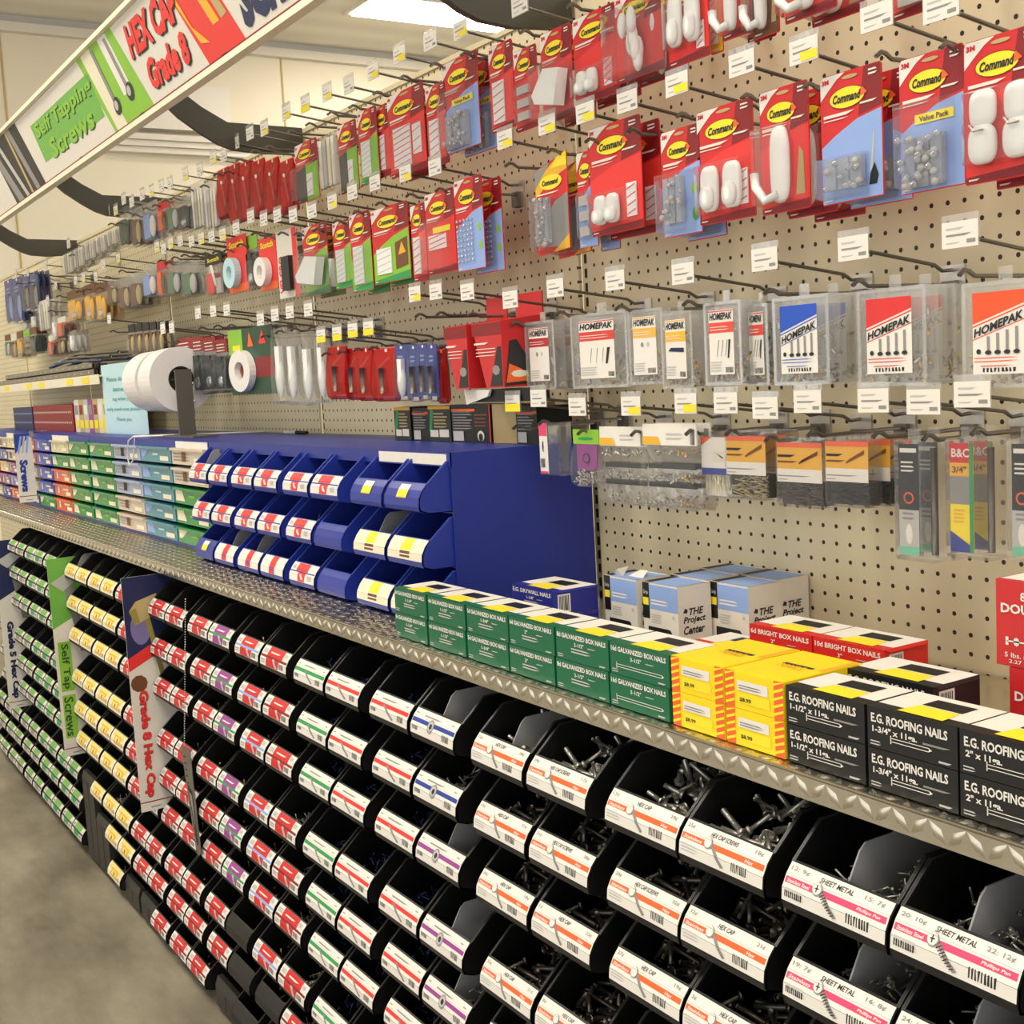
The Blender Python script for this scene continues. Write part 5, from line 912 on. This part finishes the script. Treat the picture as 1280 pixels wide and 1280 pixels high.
def hp(x, w_, z, h, y, opt, label):
    rgb, rot, st = opt.split('|'); n = 'label_' + rgb.replace(',', '_'); mat(n, tuple(int(q) for q in rgb.split(',')), .45); st = int(st)
    t = thing('fastener_case', label, 'case', (x, y, z - h), math.radians(float(rot))); d = 1.5; r = random.Random(label)
    b = B(); b.prism([(.12, 0), (w_ - .12, 0), (w_, .12), (w_, h - .12), (w_ - .12, h), (.12, h), (0, h - .12), (0, .12)], 0, d, 'MILK', 'y')
    b.box(w_ * .42, .3, h, w_ * .58, .4, h + .6, 'MILK'); b.box(-.03, d * .5, .05, w_ + .03, d * .5 + .08, h - .05, 'MILK')
    for q in ((0, 0, w_, .18), (0, h - .18, w_, h), (0, .18, .18, h - .18), (w_ - .18, .18, w_, h - .18)): b.box(q[0], -.06, q[1], q[2], -.005, q[3], 'MILK')
    obj('clear_case', b, t)
    b = B(); lw = (.14, .8) if w_ < 4.2 else (.16, .78)
    a = Art(b, wall(0, -.02, 0), .012); u0, u1 = w_ * lw[0], w_ * lw[1]; v0, v1 = h * .13, h * .9; W = u1 - u0
    a.rect(u0, v0, u1, v1, 'white', 1)
    if st == 4:
        a.poly([(u0, v1), (u1, v1), (u1, v1 - .55), (u0, v1 - 1.35)], n, 2); a.poly([(u0, v1 - 1.5), (u1, v1 - .7), (u1, v1 - .64), (u0, v1 - 1.44)], n, 2)
        vs, fs = text('HOMEPAK', .035, .1); sl = .8 / W
        b.mesh([a.fn(u0 + .08 + p_ * (W - .16), v1 - 1.95 + q_ * .38 + (p_ * (W - .16)) * sl * .98 + 0, .05) for p_, q_ in vs], fs, 'ink')
        a.poly([(u0, v1 - 2.05), (u1, v1 - 1.25), (u1, v1 - 1.21), (u0, v1 - 2.01)], n, 2)
        for i in range(4): q = u0 + W * (.28 + i * .18); a.rect(q, v0 + .95, q + .14, v0 + 1.65 + i * .12, 'grey', 3); a.ell(q + .07, v0 + .95, .17, .1, 'ink', 4, 8)
        a.ell(u0 + W * .12, v0 + 1.0, .12, .12, 'ink', 4, 8); a.lines(u0 + .08, v0 + .55, u1 - .1, v0 + .85, 2, n, 3, .25); a.lines(u0 + .4, v0 + .35, u1 - .5, v0 + .48, 1, n, 3, .3); a.bars(u0 + .5, v0 + .1, u1 - .4, v0 + .28)
    else:
        a.rect(u0, v1 - .1, u1, v1 - .04, n, 2); a.txt('HOMEPAK', u0 + .08, v1 - .55, W - .16, .4, 'ink', 3, .035, .2); a.rect(u0, v1 - 1.25, u1, v1 - .68, n, 2); a.lines(u0 + .1, v1 - 1.1, u1 - .2, v1 - .8, 2, 'offwhite', 3, .3)
        if st == 2:
            for i in range(3): q = u0 + W * (.3 + i * .17); a.poly([(q, v0 + 1.0), (q + .04, v0 + 1.0), (q + .24, v0 + 1.9), (q + .18, v0 + 1.9)], 'grey', 3)
            a.poly([(u0 + W * .74, v0 + .9), (u0 + W * .8, v0 + .9), (u0 + W * .88, v0 + 1.9), (u0 + W * .8, v0 + 1.9)], 'ink', 3)
        elif st == 1: a.poly([(u0 + .3, v0 + 1.6), (u1 - .2, v0 + 1.5), (u1 - .2, v0 + 1.75), (u0 + .6, v0 + 1.8)], 'navy', 3)
        else: a.ell(u0 + W * .4, v0 + 1.8, .12, .15, 'grey', 3, 8); a.ell(u0 + W * .65, v0 + 1.8, .12, .15, 'lgrey', 3, 6)
        a.lines(u0 + .1, v0 + .2, u0 + W * .55, v0 + .8, 4, 'lgrey', 3); a.bars(u1 - .7, v0 + .1, u1 - .1, v0 + .4)
    obj('paper_label', b, t)
    b = B()
    for i in range(64):
        p = (r.uniform(.15, w_ - .15), r.uniform(.08, d - .7), r.uniform(.15, h * .8) if i % 3 == 0 else r.uniform(.12, h * .3)); q = (min(max(p[0] + r.uniform(-.5, .5), .1), w_ - .1), p[1], min(max(p[2] + r.uniform(-.5, .5), .08), h - .2)); b.tube([p, q], .075, ('DSTEEL', 'STEEL', 'BRASS', 'STEEL')[i % 4], 5)
    obj('fasteners', b, t)['kind'] = 'stuff'
    return t
def bag(x, w_, z, h, y, opt, label):
    o = opt.split(','); hd = {'clear': None, 'red': 'maroon', 'red2': 'bred', 'red3': 'red', 'greent': 'lime', 'black': 'black', 'redtop': 'red', 'white': 'offwhite', 'blue': 'blue', 'brown': 'brown', 'green': 'lime', 'whiteorange': 'white'}[o[0]]
    t = thing('hanging_bag' if o[0] not in ('white', 'brown') else 'hanging_pack', label, 'bag' if o[0] not in ('white', 'brown') else 'pack', (x, y, z - h)); r = random.Random(label); c = o[1]
    full = o[0] in ('red2', 'red3', 'blue')
    body = {'red2': 'RFILM', 'red3': 'RFILM'}.get(o[0], 'CLEAR')
    b = B(); z1 = h * (.98 if hd is None or full else .76)
    b.prism([(0, 0), (-.35, .3), (-.45, h * .3), (-.2, z1 * .8), (-.02, z1), (.08, z1), (.3, z1 * .7), (.35, .3), (.1, 0)], 0, w_, body)
    obj('clear_pouch', b, t)
    b = B(); a = Art(b, wall(0, -.06, 0), .012)
    if o[0] == 'blue': b.box(.05, .0, .3, w_ - .05, .04, h, 'blue'); a.rect(w_ * .3, .12, w_ * .8, .4, 'white', 2); a.rect(w_ * .45, h * .93, w_ * .62, h * .98, 'white', 2); a.lines(w_ * .2, h * .7, w_ * .7, h * .85, 2, 'lblue', 2)
    elif full: b.box(.05, .0, .3, w_ - .05, .04, h, 'bred'); a.rect(w_ * .35, .1, w_ * .9, .42, 'white', 2); a.rect(w_ * .55, h * .92, w_ * .66, h * .98, 'offwhite', 2); a.poly([(w_ * .2, h * .6), (w_ * .75, h * .8), (w_ * .75, h * .85), (w_ * .2, h * .66)], 'offwhite', 2)
    elif hd:
        b.box(0, -.05, z1 - .05, w_, .05, h, hd)
        if o[0] == 'red': a.lines(w_ * .1, z1 + .1, w_ * .9, h - .3, 3, 'offwhite', 1, .3)
        elif o[0] == 'black': a.txt('Scotch', w_ * .15, h * .83, w_ * .7, h * .1, 'yellow', 2, .03) if c == 'redwhite' else None
        elif o[0] == 'whiteorange': a.poly([(0, z1), (w_ * .35, z1), (w_ * .3, z1 + .45), (0, z1 + .45)], 'gold', 2); a.lines(w_ * .45, z1 + .3, w_ * .8, z1 + .8, 2, 'lgrey', 1); a.bars(w_ * .9, z1, w_ * .98, z1 + .9)
        elif o[0] == 'green': a.ell(w_ * .5, z1 + .3, w_ * .3, .1, 'bgreen', 1)
    if len(o) > 2 and o[2] == 'purple': b.box(.3, -.02, h * .3, w_ - .3, .02, z1, 'purple'); a.ell(w_ * .5, h * .5, .4, .35, 'ink', 2, 8); a.ell(w_ * .5, h * .5, .3, .25, 'purple', 3, 8)
    if hd or len(b.v): obj('header_card', b, t)
    b = B(); nm = 'contents'
    if c in ('metal', 'metalbrass'):
        if full: b.tube([(w_ * .5, -.25, h * .15), (w_ * .45, -.25, h * .62)], min(.35, w_ * .16), 'DSTEEL', 8); nm = 'steel_bit'
        else:
            zt = z1 if len(o) < 3 else h * .3
            for i in range(70):
                col = 'BRASS' if c == 'metalbrass' and r.random() < .3 else 'STEEL'; p = (r.uniform(.4, w_ - .4) if col == 'STEEL' else r.uniform(w_ * .72, w_ - .3), r.uniform(-.3, .2), .25 + (zt - .6) * (round(r.random() * 2) / 2.2) + r.uniform(0, .3)); q = (min(max(p[0] + r.uniform(-.5, .5), .1), w_ - .1), p[1], p[2] + r.uniform(-.2, .25)); b.tube([p, q], .06, col, 5)
            nm = 'screws'
            for q in (.33, .62): b.box(.25, .1, z1 * q, w_ - .25, .16, z1 * q + .3, 'ink') if len(o) < 3 else None
    elif c == 'whiteplastic': b.ell((w_ * .5, -.15, h * .35), (w_ * .3, .3, h * .28), 'plastic_white', 8, 6); b.box(w_ * .35, -.35, h * .45, w_ * .65, .1, h * .75, 'plastic_white'); nm = 'white_part'
    elif c in ('white',):
        for i in range(4): b.box(w_ * (.08 + i * .22), -.2, .1, w_ * (.22 + i * .22), .1, h * .9, ('white', 'lgrey', 'cream')[i % 3]); 
        nm = 'white_slats'
    elif c == 'redwhite':
        b.box(w_ * .1, -.2, .2, w_ * .5, .1, h * .55, 'bred'); b.poly([(w_ * .35, -.25, h * .75), (w_ * .5, -.25, h * .75), (w_ * .7, -.25, h * .25), (w_ * .6, -.25, h * .2)], 'white'); b.box(w_ * .6, -.15, .1, w_ * .9, .1, h * .4, 'maroon' if o[0] != 'black' else 'lgrey'); nm = 'red_insert'
    elif c in ('orange', 'orange2', 'brown', 'darkgreen', 'green', 'green2', 'bluewhite', 'navy', 'black'):
        n1, n2 = {'orange': ('orange', 'brown'), 'orange2': ('gold', 'gold'), 'brown': ('brown', 'tan'), 'darkgreen': ('dark_parts', 'print_darkgreen'), 'green': ('green_parts', 'lgrey'), 'green2': ('dgreen', 'dark_parts'), 'bluewhite': ('lblue', 'white'), 'navy': ('blue', 'lblue'), 'black': ('black', 'grey')}[c]
        b.box(w_ * .1, -.25, h * .08, w_ * .55, .15, h * .68, n1); b.ell((w_ * .7, -.15, h * .35), (w_ * .2, .25, h * .28), n2, 8, 6); 
        if c in ('darkgreen', 'orange2'): b.ell((w_ * .45, -.3, h * .22), (w_ * .25, .2, h * .1), 'CLEARB', 8, 5)
        nm = 'packed_part'
    obj(nm, b, t); return t
def clam(x, w_, z, h, y, opt, label):
    o = opt.split(','); t = thing('clamshell_pack', label, 'pack', (x, y, z - h)); r = random.Random(label)
    b = B(); b.prism([(.2, 0), (w_ - .2, 0), (w_, .2), (w_, h * .93), (w_ - .1, h), (.1, h), (0, h * .93), (0, .2)], -.02, .9, 'CLEAR', 'y'); obj('clear_shell', b, t)
    b = B(); b.box(.08, 0, h * .36, w_ - .08, .03, h * .93, 'white' if o[0] == 'blue' else 'gold'); a = Art(b, wall(0, 0, 0), .012)
    if o[0] == 'blue': a.rect(.08, h * .36, w_ - .08, h * .46, 'blue', 1); a.rect(w_ * .4, h * .55, w_ * .8, h * .72, 'offwhite', 1); a.poly([(w_ * .5, h * .7), (w_ * .75, h * .6), (w_ * .75, h * .63)], 'ink', 2); a.poly([(.08, h * .8), (.08, h * .93), (w_ * .4, h * .93)], 'orange', 1)
    else:
        a.rect(.08, h * .36, w_ - .08, h * .55, 'white', 1); a.rect(.08, h * .86, w_ - .08, h * .93, 'orange', 1); a.lines(.15, h * .72, w_ * .45, h * .8, 1, 'ink', 2); a.lines(.15, h * .64, w_ * .5, h * .7, 1, 'brown', 2)
        for i in range(2): a.poly([(w_ * .5 + i * .15, h * .62 + i * .1), (w_ * .9, h * .76 + i * .1), (w_ * .9, h * .79 + i * .1), (w_ * .5 + i * .15, h * .65 + i * .1)], 'brown', 2)
        a.lines(.15, h * .44, w_ * .8, h * .5, 1, 'grey', 2, .3); a.lines(.15, h * .39, w_ * .3, h * .42, 1, 'grey', 2, .4)
    obj('card', b, t)
    n = {'white': 'cream', 'brassnails': 'nail_pale', 'darknails': 'nail_brown', 'blacknails': 'black'}[o[1]]; mat('nail_pale', (190, 176, 130), .35, .6); mat('nail_brown', (96, 80, 66), .4, .5)
    b = B(); b.box(.12, .3, .1, w_ - .12, .85, h * .36, 'ink' if n != 'cream' else 'white')
    for i in range(60): p = (r.uniform(.2, w_ - .2), r.uniform(.05, .3), r.uniform(.12, h * .34)); an = r.uniform(-.4, .4) if n != 'cream' else 1.57; L = r.uniform(.4, 1.1); q = (min(w_ - .12, p[0] + L * math.cos(an)), p[1], min(h * .37, max(.08, p[2] + L * math.sin(an)))); b.tube([p, q], .035, n, 5)
    obj('nails', b, t)['kind'] = 'stuff'; return t
def tubep(x, w_, z, h, y, opt, label):
    t = thing('drill_bit_pack', label, 'pack', (x, y, z - h)); b = B(); b.prism([(.1, 0), (w_ - .1, 0), (w_, .15), (w_, h - .1), (w_ - .1, h), (.1, h), (0, h - .1), (0, .15)], 0, .9, 'CLEAR', 'y'); b.box(w_ * .3, .2, h, w_ * .6, .25, h + .5, 'CLEAR'); obj('clear_case', b, t)
    b = B(); cw = w_ * .5; b.box(.2, .08, .25, .2 + cw, .1, h - .2, 'black' if opt == 'drill' else 'yellow'); a = Art(b, wall(.2, .08, 0), .012)
    if opt == 'drill': a.rect(0, .25, cw, h * .42, 'lgrey', 1); a.rect(0, .25, cw, .65, 'mint', 2); a.rect(.1, h - .6, cw - .1, h - .4, 'white', 2); a.lines(.15, h - 1.5, cw - .15, h - .9, 3, 'white', 2, .4); a.ell(cw / 2, h * .52, .3, .28, 'orange', 2, 14); a.ell(cw / 2, h * .52, .22, .2, 'black', 3, 14); a.lines(.2, h * .34, cw - .2, h * .42, 2, 'grey', 2); a.ell(cw * .5, h * .22, .2, .5, 'white', 2, 10)
    else:
        a.rect(0, h - 1.1, cw, h - .2, 'red', 1); a.txt('B&C', .12, h - .85, cw - .3, .4, 'white', 3, .02); a.rect(0, h - 1.7, cw, h - 1.1, 'gold', 1); a.txt('3/4"', .15, h - 1.55, cw - .5, .3, 'brown', 3); a.rect(0, h * .45, cw, h - 1.7, 'grey', 1); a.rect(cw - .2, .25, cw, h - .2, 'bgreen', 3); a.poly([(0, .25), (cw - .2, .25), (cw - .2, .6), (0, 1.2)], 'blue', 2); a.lines(.2, 1.6, cw - .4, 2.3, 4, 'gold', 2)
    obj('card', b, t); b = B(); b.tube([(w_ * .82, .5, .3), (w_ * .82, .5, h - .4)], .17, 'DSTEEL', 8); obj('drill_bit', b, t); return t
def tapep(x, w_, z, h, y, opt, label):
    t = thing('tape_pack', label, 'tape', (x, y, z - h)); b = B(); n = 'dgreen' if opt == 'green' else 'bred'; b.box(0, .05, 0, w_, .1, h, n); a = Art(b, wall(0, .05, 0), .02)
    if opt == 'green': a.rect(0, h * .62, w_ * .33, h, 'lime', 1); a.rect(w_ * .1, h * .68, w_ * .28, h * .76, 'yellow', 2); a.poly([(w_ * .45, h * .72), (w_ * .58, h * .72), (w_ * .5, h * .95)], 'orange', 2); a.poly([(w_ * .7, h * .74), (w_ * .86, h * .74), (w_ * .78, h * .95)], 'bred', 2); a.rect(w_ * .6, h * .25, w_, h * .55, 'maroon', 1)
    else: a.txt('Scotch', w_ * .12, h * .8, w_ * .76, h * .12, 'yellow', 2, .04); a.rect(0, .05, w_, h * .15, 'orange', 1)
    obj('card', b, t); b = B(); rr = h * .3 if opt == 'green' else h * .26; v = []; K = 28; cx = w_ * .36; cz = h * .36
    for j in range(K):
        q = 6.28318 * j / K
        for r_, yy in ((rr, -.7), (rr, 0), (rr * .45, 0), (rr * .45, -.7)): v.append((cx + 1.5 * r_ * math.cos(q) * (1 if opt == 'green' else .8), yy, cz + r_ * math.sin(q) * 1.05))
    f = [(j * 4 + s_, ((j + 1) % K) * 4 + s_, ((j + 1) % K) * 4 + (s_ + 1) % 4, j * 4 + (s_ + 1) % 4) for j in range(K) for s_ in range(4)]
    b.mesh(v, f, 'tape_white' if 'white' in label else 'cyan'); b.ell((cx, -.1, cz), (rr * .62, .1, rr * .42), 'maroon' if opt == 'green' else 'offwhite', 12, 4); obj('tape', b, t); return t
def felt(x, w_, z, h, y, opt, label):
    t = thing('fastener_strip_pack', label, 'pack', (x, y, z - h)); b = B(); b.box(0, 0, 0, w_, .05, h, 'offwhite'); a = Art(b, wall(0, 0, 0), .012); a.rect(w_ * .78, 0, w_, h, 'bred', 1); a.txt('VELCRO', w_ * .32, .5, h * .55, w_ * .26, 'bred', 3, .03, 0, 90)
    obj('card', b, t); b = B(); b.box(w_ * .4, -.5, h * .1, w_ * .78, -.02, h * .6, 'ink'); obj('black_strip', b, t); return t
FN = {'cmd': cmd, 'hp': hp, 'bag': bag, 'clam': clam, 'tube': tubep, 'tape': tapep, 'felt': felt}
def case(x, w_, z, h, y, opt, label):
    t = thing('narrow_case', label, 'case', (x, y, z - h)); b = B(); b.prism([(0, 0), (w_ * 1.6, 0), (w_ * 1.6, h), (0, h)], 0, .8, 'CLEAR', 'y'); obj('clear_case', b, t); b = B(); b.box(.1, -.02, .1, w_ * .62, 0, h, 'white'); a = Art(b, wall(.1, -.02, 0), .012); a.rect(0, h * .75, w_ * .55, h, 'pink', 1); a.rect(0, .1, w_ * .55, .25, 'pink', 1); a.ell(w_ * .25, h * .55, .08, .4, 'navy', 2, 8); a.bars(.1, .5, .6, 1.1); obj('paper_slip', b, t); return t
FN['case'] = case
for ty, x, w_, z, h, y, opt, n, lab in PK:
    if ty == 'bag' and x < -55: n = 2 if x < -85 else 1
    if ty == 'hp': y -= 0
    t = FN[ty](x, w_, z, h, y, opt, lab)
    for i in range(n):
        dx, dy = {'cmd': (.75, 1.1), 'hp': (.3, 1.75), 'bag': (.3, .8), 'clam': (.35, 1.15), 'tube': (.2, 1.1), 'tape': (.2, .8)}.get(ty, (.3, .9))
        if 'two short white' in lab: dx = .4
        copy_tree(t, (x + dx * (i + 1), y + dy * (i + 1), z - h - .25 * (i + 1) * (ty == 'cmd')), ('pack right behind the ' if i == 0 else 'rearmost pack behind the ') + ' '.join(lab.split(' ')[:12]), 'packs hanging behind the front one')
# red angled tool boxes with white stand
def redbox(x, y, w_, label, y2):
    t = thing('angled_red_box', label, 'box', (x, y, 57.2)); b = B(); d = 3.6; h = 4.5; k = .9
    b.mesh([(0, 0, h), (w_, 0, h), (w_, 0, 0), (w_ * .42, 0, 0), (0, d, h + .4), (w_, d, h + .4), (w_, d, 0), (w_ * .42, d, 0)], [(0, 1, 2, 3), (4, 7, 6, 5), (0, 4, 5, 1), (1, 5, 6, 2), (0, 3, 7, 4), (3, 2, 6, 7)], 'paper_dred')
    b.prism([(d, h + .4), (d + .1, h + .4), (d + .1, h + 2), (d, h + 2)], .3, w_ - .2, 'paper_dred'); a = Art(b, wall(0, 0, 0), .015)
    a.rect(.05, h - .9, w_ - .05, h - .05, 'maroon', 1); a.lines(.3, h - 1.5, w_ * .6, h - 1.2, 1, 'offwhite', 2); a.lines(.5, h - 2.3, w_ - .7, h - 1.6, 3, 'offwhite', 2, .25, 5)
    a.poly([(w_ * .55, .1), (w_ - .1, .1), (w_ - .1, h * .62), (w_ * .85, h * .62)], 'ink', 1); a.ell(w_ * .78, 1.2, .5, .35, 'grey', 2, 7)
    s_ = Art(b, side(w_, 0, 0), .015)
    if y2: s_.poly([(.1, .1), (2.6, .2), (2.5, 1.3), (1.2, h * .72), (.6, h * .7)], 'ink', 1); s_.poly([(.2, .3), (2.2, .4), (1.5, 1.2), (.5, 1.6)], 'orange', 2); s_.ell(1.3, .9, .7, .25, 'cream', 3, 8); s_.ell(2.1, .5, .35, .3, 'lime', 3, 7)
    obj('carton', b, t)
redbox(-8.0, -8, 3.3, 'red angular tool box, left one beside the blue bags', 0); redbox(-4.0, -8, 3.9, 'red angular tool box with orange tool photo on its side', 1)
b = B(); b.prism([(-7.2, 59.8), (-6.6, 58.0), (-5.9, 57.1), (-3.0, 57.05), (-3.3, 56.6), (-6.3, 56.05)], -7.4, -7.2, 'white', 'y'); tagit(obj('white_stand', b, None, (0, 0, 0)), 'white angular stand under the left red tool box', 'stand')
b = B(); b.prism([(-6.1, 56.2), (-3.2, 57.1), (1.5, 57.1), (1.6, 56.2)], -7.1, -5.4, 'black', 'y'); tagit(obj('black_tray', b, None, (0, 0, 0)), 'black tray under the red tool boxes', 'tray')
